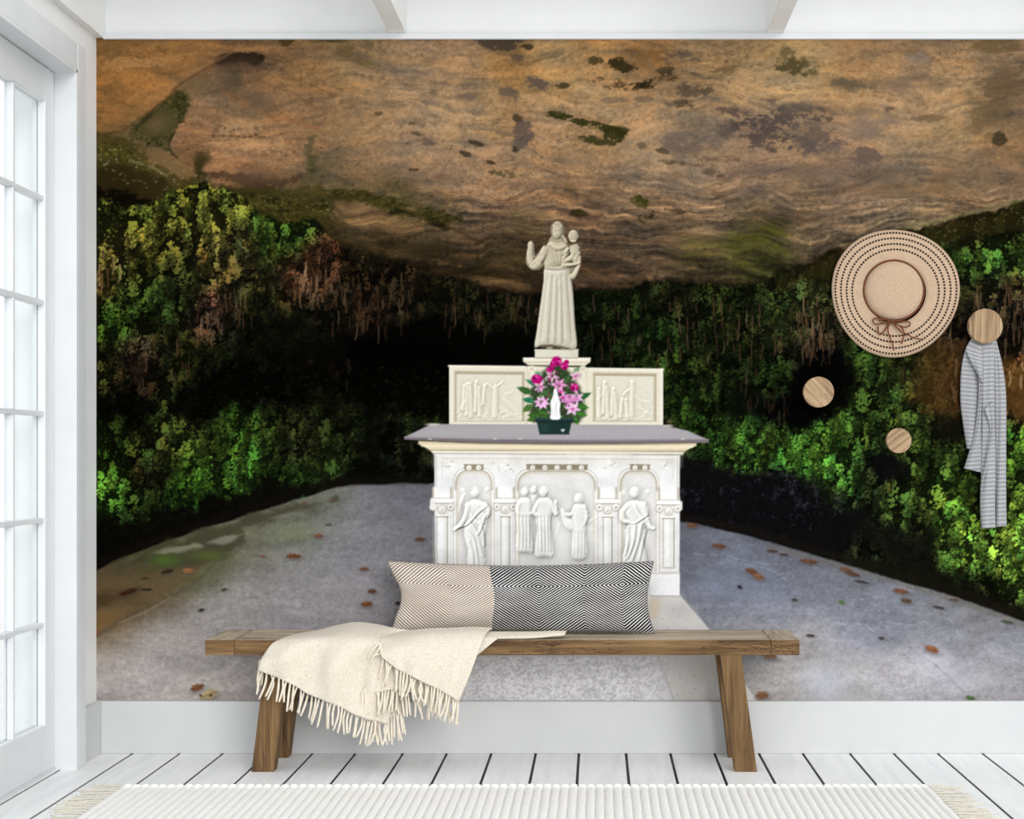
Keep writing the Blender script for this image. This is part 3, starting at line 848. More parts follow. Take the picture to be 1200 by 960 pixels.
# hollows and bare wet rock between the ferns
n_hol = 0.7 * n_rag + 0.7 * n_leafy + 0.5 * n_clump
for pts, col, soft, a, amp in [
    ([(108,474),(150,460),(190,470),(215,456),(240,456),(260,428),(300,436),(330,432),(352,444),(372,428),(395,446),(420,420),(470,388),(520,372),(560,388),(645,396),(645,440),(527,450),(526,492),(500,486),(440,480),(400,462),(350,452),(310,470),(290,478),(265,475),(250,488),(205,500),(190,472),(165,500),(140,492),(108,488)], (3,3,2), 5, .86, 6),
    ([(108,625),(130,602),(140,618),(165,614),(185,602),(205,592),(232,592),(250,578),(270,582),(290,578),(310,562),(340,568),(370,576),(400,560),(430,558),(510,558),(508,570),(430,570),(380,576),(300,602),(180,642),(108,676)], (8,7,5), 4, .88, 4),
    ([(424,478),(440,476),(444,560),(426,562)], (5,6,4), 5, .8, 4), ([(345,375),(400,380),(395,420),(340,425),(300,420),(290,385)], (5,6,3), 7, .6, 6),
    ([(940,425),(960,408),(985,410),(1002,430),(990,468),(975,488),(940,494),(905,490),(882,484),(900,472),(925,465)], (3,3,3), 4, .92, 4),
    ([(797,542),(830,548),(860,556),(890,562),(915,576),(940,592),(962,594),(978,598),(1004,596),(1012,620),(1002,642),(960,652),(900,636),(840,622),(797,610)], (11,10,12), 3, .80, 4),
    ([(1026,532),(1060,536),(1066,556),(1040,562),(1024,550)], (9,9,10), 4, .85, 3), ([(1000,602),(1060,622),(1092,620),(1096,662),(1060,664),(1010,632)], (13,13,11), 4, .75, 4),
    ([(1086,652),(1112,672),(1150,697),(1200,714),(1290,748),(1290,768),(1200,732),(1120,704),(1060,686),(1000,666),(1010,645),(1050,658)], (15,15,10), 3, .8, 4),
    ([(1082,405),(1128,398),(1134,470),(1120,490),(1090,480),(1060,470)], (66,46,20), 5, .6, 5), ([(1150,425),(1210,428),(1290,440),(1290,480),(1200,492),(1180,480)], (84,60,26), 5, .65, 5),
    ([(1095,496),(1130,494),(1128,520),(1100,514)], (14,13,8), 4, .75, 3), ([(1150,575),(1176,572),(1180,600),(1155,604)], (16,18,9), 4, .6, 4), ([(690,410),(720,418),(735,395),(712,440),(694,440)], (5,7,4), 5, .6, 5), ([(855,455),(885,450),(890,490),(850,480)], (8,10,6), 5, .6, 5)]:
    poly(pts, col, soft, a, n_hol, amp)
sp = (brx[..., 0] > .25) & (n_grit + n_leafy > 1.5) & (L == 2); C[sp] = C[sp] * .5 + np.array((46, 46, 54), np.float32) * .5
for k in range(500):
    x = rng.uniform(108, 640); y = rng.uniform(430, 500)
    ell(x, y, rng.uniform(.8, 2), rng.uniform(.6, 1.4), (30, 42, 14), .35, .5)
# mossy lip under the ceiling at the right
poly([(985,293),(1010,285),(1060,271),(1100,261),(1150,249),(1200,238),(1290,212),(1290,245),(1200,268),(1150,278),(1110,288),(1060,300),(1000,318),(960,330),(920,332),(940,318)], (36,32,13), 6, .72, n_rag, 5)
line([(1060,268),(1100,259),(1150,246),(1200,234),(1290,210)], 3, (124,122,78), .55, 2.5, 3)
for k in range(110):
    x = rng.uniform(990, 1285); y = 292 - (x - 985) * 0.27 + rng.uniform(4, 28)
    ell(x, y, rng.uniform(.7, 1.6), rng.uniform(.6, 1.1), (112,116,62), .5, .5)
# dead brown fronds and bare stems that hang through the green
BR = [(340,400,300,345,26),(340,372,322,352,10),(245,300,330,372,10),(195,225,395,445,8),(108,150,290,330,8),(230,262,362,392,10),(380,500,320,385,46),(520,640,345,385,30),(690,800,345,420,34),(800,985,345,420,60),(935,980,365,410,34),(860,900,430,470,8),(900,925,455,485,10),(1110,1135,370,460,22),(1140,1200,330,400,40),(1085,1110,330,380,14),(1150,1200,420,450,10),(160,175,415,455,6),(395,410,420,445,5),(270,285,350,370,4),(700,760,420,480,8)]
for (x0, x1, y0, y1, n) in BR:
    for k in range(n):
        x = rng.uniform(x0, x1); y = rng.uniform(y0, y1); h = rng.uniform(6, 22)
        i = int(np.clip((y - MY0) / SP, 0, H - 1)); j = int(np.clip((x - MX0) / SP, 0, W - 1))
        lm = float(fern[i, j].mean())
        g = np.clip(lm * 1.5 + 14, 22, 120) / 100
        col = np.array((132, 96, 66), np.float32) * g if k % 4 else np.array((170, 142, 104), np.float32) * g
        line([(x, y), (x + rng.normal(0, .7), y + h * .5), (x + rng.normal(0, 1.2), y + h)], rng.uniform(.8, 1.8), col, .75, .7, 3)
for k in range(190):
    x = rng.uniform(115, 470); y = rng.uniform(590, 660)
    ell(x, y, rng.uniform(.5, 1.4), rng.uniform(.5, 1.0), (58,54,44), .35, .5) if L[int((y - MY0) / SP), int((x - MX0) / SP)] == 2 else None

# ---- 3 cave floor
FLO = [(110,690,88,74,54),(150,700,92,74,52),(120,735,108,88,56),(190,690,98,82,62),(160,660,82,78,58),(195,657,80,92,50),(240,655,74,78,52),(230,640,112,110,92),(290,632,96,98,78),(290,640,118,116,100),(330,612,98,100,84),(380,595,104,106,96),(345,628,124,126,114),
(300,685,150,146,148),(250,722,160,155,156),(200,745,162,156,154),(180,772,184,178,178),(130,770,178,170,170),(130,805,190,183,183),(250,795,194,187,186),(350,705,152,149,154),(400,640,136,135,142),(450,588,108,108,116),(485,640,126,125,134),(430,690,142,140,147),(330,655,132,131,134),(380,670,142,140,146),(400,720,158,154,158),(490,580,94,95,104),(500,610,112,112,120),(420,615,126,127,132),(480,690,138,136,142),(300,800,194,187,187),(400,800,196,190,190),
(810,625,92,96,106),(830,645,106,110,124),(880,660,114,119,136),(850,692,124,129,148),(900,702,140,144,162),(960,690,134,138,152),(1000,683,114,117,127),(1050,712,130,133,147),(1000,742,156,158,174),(950,762,170,168,172),(920,800,180,177,178),(1000,802,186,184,190),(1080,792,186,184,192),
(1100,742,156,158,170),(1150,762,156,156,166),(1182,752,130,132,142),(1150,802,180,178,185),(1192,802,168,166,173),(1100,708,122,124,131),(1150,730,116,117,121),(900,645,100,104,116),(940,660,108,112,124),(1250,800,165,163,170),(1250,770,120,120,126),(880,740,160,161,172),(840,730,140,143,156),(860,790,176,174,176)]
flo = field(FLO, 22) * np.array((0.94, 0.935, 0.92), np.float32)
ft = 1 + 0.034 * n_fine + 0.028 * n_grit + 0.02 * n_leafy + 0.045 * vnoise(60, 12, 5, 0.6, shear=0.05, warp=n_big * 10) + 0.018 * n_rag
ft = ft + 0.03 * n_big - 0.05 * np.clip(1 - np.abs(vnoise(60, 16, 5, .6, shear=.1, warp=n_big * 14)) * 6, 0, 1)
floc = flo * ft[..., None]
fedge = [(100,674),(140,654),(180,640),(235,620),(300,600),(345,586),(390,572),(420,568),(460,567),(520,565),(700,560),(790,610),(830,617),(870,626),(930,644),(1000,664),(1060,682),(1120,700),(1200,729),(1300,766),(1300,840),(100,840)]
d = sdpoly(fedge, sl) + n_rag * 0.8
m = np.clip(0.5 - d / 2.4, 0, 1)
C[:] = C * (1 - m[..., None]) + floc * m[..., None]
L[m > 0.5] = 3
fm = m.copy()
# damp shadowed earth along the foot of the wall
def fband(pts, col, w, a):
    line(pts, w, col, a, w * .5, 3)
fband([(110,664),(180,634),(300,594),(390,566),(500,562)], (16,12,9), 8, .8)
fband([(795,606),(870,620),(930,638),(1000,658),(1060,676),(1120,694),(1200,722),(1290,756)], (22,19,14), 8, .8)
fband([(900,640),(1000,668),(1060,686),(1120,704),(1200,733),(1290,770)], (96,90,80), 5, .5)
poly([(172,645),(235,622),(300,601),(345,590),(392,586),(350,600),(330,607),(290,622),(285,637),(270,640),(250,655),(225,668),(190,668),(160,662),(130,672),(112,680)], (58,56,40), 3, .72, n_rag, 4)
poly([(178,648),(205,640),(228,636),(238,640),(212,648),(190,650)], (136,132,112), 2, .75, n_rag, 2)
poly([(242,636),(262,630),(286,625),(276,631),(256,636)], (134,132,116), 2, .75, n_rag, 2)
poly([(314,607),(330,602),(350,598),(340,606),(322,609)], (120,120,110), 2, .6, n_rag, 2)
ell(193,657,14,6,(72,104,36),.7,.7); ell(245,651,20,5,(84,98,40),.6,.7); ell(345,626,20,8,(112,120,84),.5,.8); ell(170,672,30,7,(64,54,36),.5,.8)
poly([(110,675),(150,668),(200,668),(248,660),(232,676),(200,694),(160,716),(130,734),(110,744)], (96,78,52), 4, .55, n_rag, 4)
poly([(110,700),(140,692),(165,690),(150,704),(110,715)], (58,44,28), 4, .6, n_rag, 4)
poly([(110,716),(150,712),(140,722),(112,738)], (124,96,54), 4, .45, n_rag, 3)
line([(110,746),(135,732),(165,716),(200,700),(232,680),(252,660),(275,648),(286,636)], 2.5, (72,68,56), .5, 2, 3)
line([(140,730),(170,717),(200,700)], 1.6, (176,160,130), .4, 1.2, 2)
# cracks, wet marks and pale tide lines on the concrete
for pts, w_, col, a in [
    ([(1005,724),(1030,742),(1060,757),(1090,775),(1130,812),(1138,822)], 1.3, (88,88,94), .7), ([(980,729),(1010,732),(1025,740)], 1.2, (198,202,214), .6), ([(940,715),(980,730),(1010,728),(1060,732),(1090,728)], 1.2, (188,192,206), .5),
    ([(812,648),(850,652),(890,660),(930,665),(960,680)], 1.4, (160,166,180), .6), ([(850,655),(900,668),(940,690),(1000,700),(1040,715)], 1.2, (176,182,198), .5), ([(935,665),(960,680),(990,683),(1015,694),(1010,706)], 1.1, (84,88,98), .6), ([(980,690),(1000,702),(1040,700)], 1.1, (170,176,190), .5),
    ([(960,700),(985,706),(1010,718),(1050,720)], 1.1, (86,90,100), .45), ([(1110,725),(1130,745),(1160,762),(1200,778),(1260,800)], 1.3, (184,188,200), .5), ([(1100,730),(1150,745),(1200,770)], 2.0, (98,100,110), .4), ([(880,637),(890,632),(884,645)], 1.4, (60,64,70), .6), ([(912,650),(960,668),(990,672)], 1.0, (150,156,168), .5),
    ([(930,770),(970,778),(1010,795),(1035,822)], 1.2, (150,150,156), .5), ([(110,800),(160,780),(220,765)], 4, (172,168,172), .4), ([(130,770),(200,745),(280,730)], 3, (150,146,150), .35), ([(190,740),(250,715),(320,700)], 3, (140,138,142), .35)]:
    pts = [(p[0] + rng.normal(0, 1.2), p[1] + rng.normal(0, .9)) for p in smooth_pts(pts, 4, False)]
    bk = C.copy(); line(pts, w_ * .8, col, a * .85, .8, 2)
    mk = np.clip(0.55 + 0.7 * n_rag + .4 * n_fine, 0, 1)[..., None]; C[:] = bk * (1 - mk) + C * mk
ell(965,800,26,22,(196,200,214),.5,.5); ell(1120,795,36,14,(196,196,206),.4,.6); ell(1010,775,40,14,(176,172,170),.4,.7); ell(1095,770,20,8,(204,204,216),.5,.6); ell(870,690,40,14,(118,126,148),.4,.8); ell(1000,812,22,12,(160,158,158),.5,.5)
for k in range(240):
    x = rng.uniform(120, 1280); y = rng.uniform(590, 820)
    if L[int((y - MY0) / SP), int((x - MX0) / SP)] != 3: continue
    ell(x, y, rng.uniform(.4, 1.5), rng.uniform(.3, .8), (70, 64, 60), rng.uniform(.2, .7), .6, rng.uniform(-.5, .5))
# the pale slab the altar stands on
poly([(500,698),(797,697),(831,737),(858,776),(888,822.5),(888,830),(480,830)], (222,219,215), 1.0, .92, n_rag, .5)
C[L == 3] *= 1.0
poly([(560,768),(771,768),(791,830),(540,830)], (220,218,221), 1.2, .92)
sl2 = sl_of(540, 790, 768, 822)
g2 = np.clip(n_leafy[sl2] * .4 + n_grit[sl2] * 1.0 + n_rag[sl2] * .12, -1, 1.4)[..., None] * np.clip(1 - np.abs((GX[sl2] - 655) / 140) ** 6, 0, 1)[..., None]
C[sl2] = np.clip(C[sl2] - g2 * 24 * (GY[sl2] > 770)[..., None], 0, 255)
poly([(500,757),(700,757),(766,762),(771,769),(540,769)], (204,199,194), 2, .5)
poly([(762,697),(797,697),(829,737),(790,737)], (206,204,200), 1.5, .5, n_rag, 1)
ell(767,712,7,13,(214,196,170),.7,.4); ell(800,715,14,8,(166,166,168),.4,.7)
line([(797,697),(831,737),(858,776),(888,822)], 1.2, (150,148,150), .6, .9)
line([(771,769),(790,822)], 1.2, (166,164,166), .6, .9)
for k in range(60):
    x = rng.uniform(770, 860); y = rng.uniform(700, 820)
    ell(x, y, rng.uniform(.5, 1.6), rng.uniform(.4, 1), (150, 146, 142), .4, .6)
# fallen plane-tree leaves
LEAF = [(344,652,10,3.6,(122,66,34),.0),(231,806,10,5,(150,88,50),-.3),(245,814,13,6.5,(206,176,112),-.35),(430,708,8,4.2,(140,76,40),-.1),(436,693,6,3,(112,64,42),-.1),(427,667,6,2.5,(128,78,52),0),(373,628,6,3,(140,82,52),0),(221,669,8,3.5,(176,108,50),0),(196,670,9,3,(62,40,24),-.2),(150,694,13,4,(74,38,20),-.3),(113,741,5,4,(160,92,46),0),(172,691,7,1.6,(50,38,26),0),(170,678,5,1.2,(52,38,26),0),
    (308,652,4,2,(130,84,60),0),(466,707,3.5,2.5,(52,40,36),0),(263,691,4,1.6,(52,44,38),-.3),(236,715,4,2,(40,36,34),-.4),(390,587,4,1.5,(110,74,50),0),(385,615,4,1.2,(70,54,46),0),(492,632,7,3,(110,70,44),0),(357,590,5,2,(120,84,56),0),
    (881,670,9,4,(124,72,44),.35),(889,676,8,4.5,(150,92,58),.25),(843,640,10,3.5,(118,74,50),.1),(811,616,8,3.5,(126,78,52),0),(948,658,12,3.4,(116,72,48),.12),(992,668,9,4,(120,82,58),.3),(1000,673,10,3,(98,66,46),.25),(1056,693,11,3.6,(132,82,52),.15),(1062,704,7,3.5,(104,78,54),.2),(1092,761,10,5.2,(170,98,52),.3),(986,706,4.5,2,(88,132,48),.3),(950,745,5.5,2,(82,62,60),.1),(931,703,4,2,(72,58,46),0),(867,688,3.5,2.4,(40,40,44),.3),(1033,748,4,2,(76,64,62),.1),
    (902,768,10,5,(176,118,78),.2),(893,815,9,5.5,(164,104,66),-.1),(1137,818,6,3,(86,128,56),.2),(905,646,7,2,(92,62,44),.1),(918,650,6,1.6,(80,60,48),.1),(1010,682,9,1.8,(66,58,54),.2),(1100,712,8,1.8,(66,60,56),.2),(1180,729,8,2,(74,92,56),.2),(1118,703,6,2,(110,84,56),.1),(1250,790,9,4,(150,92,54),.2)]
for q, (x, y, rx, ry, col, rot) in enumerate(LEAF):
    lab = 20 + q if rx >= 7 else None
    col = np.array(col, float) * .86; col = col * .74 + col.mean() * .26
    ell(x + 1, y + ry * .7, rx * 1.05, ry * .8, (70,66,66), .4, .5, rot)
    n = 9; pts = []
    for k in range(n * 2):
        t = math.pi * k / n
        r = rng.uniform(.75, 1.05) if k % 2 == 0 else rng.uniform(.6, .85)
        px_, py_ = rx * r * math.cos(t), ry * r * math.sin(t)
        pts.append((x + px_ * math.cos(rot) - py_ * math.sin(rot), y + px_ * math.sin(rot) + py_ * math.cos(rot)))
    poly(pts, col, .9, .95, label=lab)
    if rx > 5:
        line([(x - rx * .8 * math.cos(rot), y - rx * .8 * math.sin(rot)), (x, y), (x + rx * .8 * math.cos(rot), y + rx * .8 * math.sin(rot))], .9, col * .62, .7, .6)
        ell(x - rx * .2, y - ry * .35, rx * .45, ry * .35, np.minimum(col * 1.25, 225), .5, .6, rot)
for (x, y) in ((235, 815), (247, 815)): ell(x, y, 1.8, 1.4, (60,44,26), .8, .5)

# ---- 4 carved stone: drawn as a small height field and shaded like the photograph in the print
HT = np.zeros((H, W), np.float32)


def hmax(sl, v): HT[sl] = np.maximum(HT[sl], v)


def hell(cx, cy, rx, ry, amp, rot=0.0, base=0.0):
    r = max(rx, ry) + 1
    sl = sl_of(cx - r, cx + r, cy - r, cy + r)
    x = GX[sl] - cx; y = GY[sl] - cy
    c, s = math.cos(rot), math.sin(rot)
    q = ((x * c + y * s) / rx) ** 2 + ((-x * s + y * c) / ry) ** 2
    hmax(sl, np.where(q < 1, base + amp * np.sqrt(np.maximum(1 - q, 0)), 0))


def hcap(pts, w, amp, base=0.0, curve=14):
    """rounded limb along a line, w = widths at both ends"""
    pts = smooth_pts(pts, curve, False)
    n = len(pts)
    for i in range(n):
        t = i / max(n - 1, 1)
        r = (w[0] * (1 - t) + w[1] * t) / 2
        hell(pts[i][0], pts[i][1], r, r, amp * r / max(w) * 2, 0, base)


def hpoly(pts, amp, soft, base=0.0, curve=0):
    if curve: pts = smooth_pts(pts, curve)
    sl = bbox(pts, 2)
    d = sdpoly(pts, sl)
    hmax(sl, np.where(d < 0, base + amp * np.sqrt(np.clip(-d / soft, 0, 1)), 0))


def hline(pts, w, amp, curve=4):
    """ridge (+) or groove (-) cut into the surface"""
    if curve: pts = smooth_pts(pts, curve, False)
    sl = bbox(pts, w * 2)
    d = sd_seg(pts, GX[sl], GY[sl], False)
    HT[sl] += amp * np.exp(-(d / w) ** 2)


def blur(a, r):
    k = max(1, int(r / SP)); o = a
    for ax in (0, 1):
        for _ in range(2):
            c = np.cumsum(np.pad(o, [(k + 1, k) if x == ax else (0, 0) for x in (0, 1)], mode='edge'), axis=ax)
            n = 2 * k + 1
            o = (np.take(c, range(n, c.shape[ax]), axis=ax) - np.take(c, range(0, c.shape[ax] - n), axis=ax)) / n
    return o


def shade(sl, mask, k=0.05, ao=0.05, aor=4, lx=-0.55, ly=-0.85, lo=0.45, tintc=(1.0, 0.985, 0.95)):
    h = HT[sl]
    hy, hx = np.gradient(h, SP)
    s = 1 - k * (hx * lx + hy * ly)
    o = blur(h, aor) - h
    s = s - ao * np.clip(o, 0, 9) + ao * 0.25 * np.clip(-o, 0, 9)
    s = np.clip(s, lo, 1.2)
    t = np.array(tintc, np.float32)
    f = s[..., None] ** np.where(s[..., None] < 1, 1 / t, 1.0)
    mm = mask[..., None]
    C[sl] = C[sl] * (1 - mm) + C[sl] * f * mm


CRM = (226, 216, 192); WHT = (237, 237, 234)
ALT, TOPL, RETL, STAT, POT = 4, 5, 6, 7, 8

# retable with its two relief panels
poly([(526.5,428.5),(615,429.5),(690,431.5),(777,432.5),(777,499),(526.5,499)], (222,215,196), .8, label=RETL)
line([(526,429),(615,430)], 2.2, (238,233,218), .9); line([(690,432),(777,433.3)], 2.2, (238,233,218), .9)
line([(528,430),(528,498)], 2.5, (232,226,208), .9); line([(775.5,433),(775.5,498)], 2.2, (234,229,214), .9)
for x0, x1, y0 in ((534.5,613,436.5),(697,767.5,438.5)):
    poly([(x0 - 2,y0 - 2),(x1 + 2,y0 - 1),(x1 + 2,495),(x0 - 2,495)], (176,166,142), .8, .9)
    poly([(x0 + .8,y0 + 1.6),(x1 - .8,y0 + 2.2),(x1 - .8,493.5),(x0 + .8,493.5)], (217,212,196), .9)
    line([(x0,y0 + 1),(x1,y0 + 1.6)], 2.0, (160,148,122), .8)
    line([(x1 - .5,y0 + 2),(x1 - .5,492)], 1.6, (168,158,134), .7)
    line([(x0 - 1,495.5),(x1 + 1,495.5)], 1.8, (234,228,212), .8)
slr = sl_of(524, 780, 426, 500)
HT[:] = 0
def mini(x, y, h, w, lean=0.0, amp=3.0):
    hell(x + lean * h, y - h + 2.2, 2.0, 2.4, amp)
    hcap([(x + lean * h * .8, y - h + 5), (x + lean * h * .4, y - h * .5), (x, y)], (w * .8, w), amp)
for (x, y, h, w, l) in [(547,486,38,5,.02),(552,488,40,5,-.03),(557,482,36,5,.04),(562,487,34,5,-.02),(543,480,30,4,.05),(566,474,24,4,.1),(580,487,36,7,.02),
    (702,488,34,5,0),(707,484,38,5,.05),(712,489,36,5,-.04),(717,486,32,5,.06),(722,490,30,5,-.06),(727,488,22,5,.1),(740,487,40,6,.03),(735,489,22,5,-.05)]:
    mini(x, y, h, w, l)
hcap([(579,456),(585,451),(590,447)], (3,2), 2.5); hcap([(579,456),(574,452),(571,449)], (3,2), 2.5); hcap([(739,456),(733,460),(730,464)], (3,2), 2.5); hell(741,448,2.5,3,3)
for k in range(46):
    x = rng.uniform(537, 610) if k < 23 else rng.uniform(700, 764)
    hell(x, rng.uniform(483, 493), rng.uniform(1.5, 4), rng.uniform(1, 2), rng.uniform(.6, 1.6))
for pts in ([(590,468),(598,474),(606,484)],[(586,478),(600,486),(612,490)],[(536,484),(546,470)],[(748,476),(756,482),(764,486)],[(744,464),(752,470),(762,472)],[(700,470),(706,462)],[(592,462),(600,460)]):
    hline(pts, 1.3, 1.1)
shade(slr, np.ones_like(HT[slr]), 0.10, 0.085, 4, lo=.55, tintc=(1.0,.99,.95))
# centre pedestal
poly([(617,429),(688,431),(690,499),(616,499)], (210,202,182), .8, label=RETL)
poly([(622,436),(628,436),(628,499),(618,499)], (232,226,210), 1.2, .7); poly([(678,437),(686,437),(690,499),(680,499)], (228,222,206), 1.2, .7)
poly([(613,419.5),(692,419.5),(692,424),(686,428.5),(619,428),(613,423.5)], (226,219,200), .7, label=RETL)
line([(614,420.2),(691,420.4)], 1.6, (243,239,226), .9); line([(615,424.6),(690,425)], 1.2, (176,166,142), .8); line([(620,428.6),(686,429)], 1.5, (150,140,116), .7)
for x in (623, 683):
    ell(x, 432.5, 4.2, 3.6, (236,231,216), .95, .2); ell(x, 432.7, 2.4, 2.0, (170,160,136), .9, .25); ell(x, 432.7, 1.1, .9, (234,228,212), .9, .3)
line([(627,431.5),(680,432.5)], 2, (228,222,204), .8); poly([(626,436),(681,436),(681,444),(626,444)], (188,180,156), 1.5, .6)
poly([(626.8,409.5),(677.5,409.5),(677.5,419.5),(626.8,419.5)], (212,208,192), .8, label=STAT)
line([(627,410.3),(677,410.3)], 1.4, (232,228,214), .8); line([(627,419.6),(677,419.6)], 1.3, (150,140,120), .8); poly([(668,410),(677.5,410),(677.5,419),(668,419)], (196,190,172), 2, .5)

# altar table top
poly([(474,512.2),(506,497),(777,498),(806,505),(830,515.5),(830,518.5),(474,514.6)], (160,156,160), .8, label=TOPL)
poly([(500,502),(780,502),(806,511),(486,510)], (170,167,170), 4, .5)
poly([(474,512.4),(560,515),(652,516.3),(740,516),(830,515.2),(830,519),(740,520.2),(652,520.4),(560,519.4),(474,515.2)], (116,106,110), .8, label=TOPL)
line([(474,512.2),(560,514.4),(652,515.4),(740,515.3),(830,514.8)], 1.1, (140,132,136), .8, .7)
for x in (504, 580, 610, 800): ell(x, 514.6, 2.5, .9, (206,200,200), .7, .5)
ell(507,497.5,8,1.5,(196,190,182),.8,.4); ell(783,499,6,1.2,(200,194,186),.8,.4); ell(785,494,4,2.4,(110,96,72),.6,.5)
# cornice
poly([(490.5,517),(560,520),(652,521),(740,520.8),(816,519.5),(816,522.5),(802,529),(504,527.5),(490.5,520.5)], (222,208,178), .8, label=ALT)
line([(491,518.2),(560,520.8),(652,521.8),(740,521.6),(815,520.6)], 1.6, (196,180,146), .7, .8)
line([(494,522.5),(652,524.2),(812,523.6)], 1.6, (240,230,206), .8, .8)
line([(503,527.4),(652,528.6),(803,528.4)], 1.2, (176,160,128), .8, .7)
poly([(504,528),(803,529.5),(800,533),(508,532)], (236,228,208), .8, label=ALT)
line([(508,532.6),(800,533.6)], 1.1, (190,178,150), .7, .7)
# body
poly([(509,532),(797,533.5),(796,699),(510,699)], WHT, .8, label=ALT)
poly([(509,532),(797,533),(797,546),(509,546)], (230,226,214), 5, .6)
line([(511,535),(511,585)], 1.2, (206,201,190), .8); line([(794,536),(794,585)], 1.2, (206,201,190), .8); line([(518.5,536),(518.5,560)], 1, (222,218,208), .8); line([(790,538),(788,562)], 1, (222,218,208), .8)
poly([(518,536.5),(789,538),(789,539.2),(518,537.7)], (216,211,199), .6, .8)

def niche(x0, x1, yt, ys, yb):
    r = min((x1 - x0) * .30, 17)
    pts = [(x0, yb), (x0, ys)]
    for k in range(7):
        t = k / 6 * math.pi / 2
        pts.append((x0 + r - r * math.cos(t), yt + (ys - 6 - yt) * (1 - math.sin(t))))
    for k in range(7):
        t = math.pi / 2 * (1 - k / 6)
        pts.append((x1 - r + r * math.cos(t), yt + (ys - 6 - yt) * (1 - math.sin(t))))
    pts += [(x1, ys), (x1, yb)]
    poly([(p[0] + (1.8 if p[0] > (x0 + x1) / 2 else -1.8), p[1] - 1.8) for p in pts], (248,247,243), .9, .9)
    line([(p[0] + (2.6 if p[0] > (x0 + x1) / 2 else -2.6), p[1] - 2.6) for p in pts], .9, (206,198,180), .8, .7)
    poly(pts, (226,219,202), .8)
    poly([(x0 + 2.5, yb)] + [(min(max(p[0], x0 + 3.0), x1 - 2.2), p[1] + 3.2) for p in pts[1:-1]] + [(x1 - 2, yb)], (232,231,227), 2.2, .95)
    line(pts[1:-1], 1.6, (190,177,148), .75, 1.0)
niche(534, 576.5, 551.5, 574, 700); niche(606.8, 697.5, 552, 574, 700); niche(727, 770, 552, 575, 700)
for x0, x1, n in ((544,566.5,2),(617,688.5,5),(738.5,761.5,2)):
    poly([(x0,544.8),(x1,545.2),(x1,551),(x0,550.6)], (176,164,136), .8, .9)
    line([(x0,544.6),(x1,545)], 1.0, (146,134,108), .7, .6)
    for k in range(n):
        x = x0 + (x1 - x0) * (k + .5) / n
        ell(x, 548, 3.0, 2.7, (244,241,232), .98, .25); ell(x + .3, 548.4, 1.0, .9, (196,184,158), .7, .5)
# foliage carving in the spandrels
for (cx, cy, w_) in [(525,543,7),(588,543,14),(594,548,10),(714,544,10),(718,541,8),(779,544,8)]:
    for k in range(9):
        ell(cx + rng.uniform(-w_, w_), cy + rng.uniform(-4, 5), rng.uniform(1, 2.2), rng.uniform(.6, 1.2), (206,202,192) if k % 2 else (248,246,242), .7, .5, rng.uniform(-1, 1))
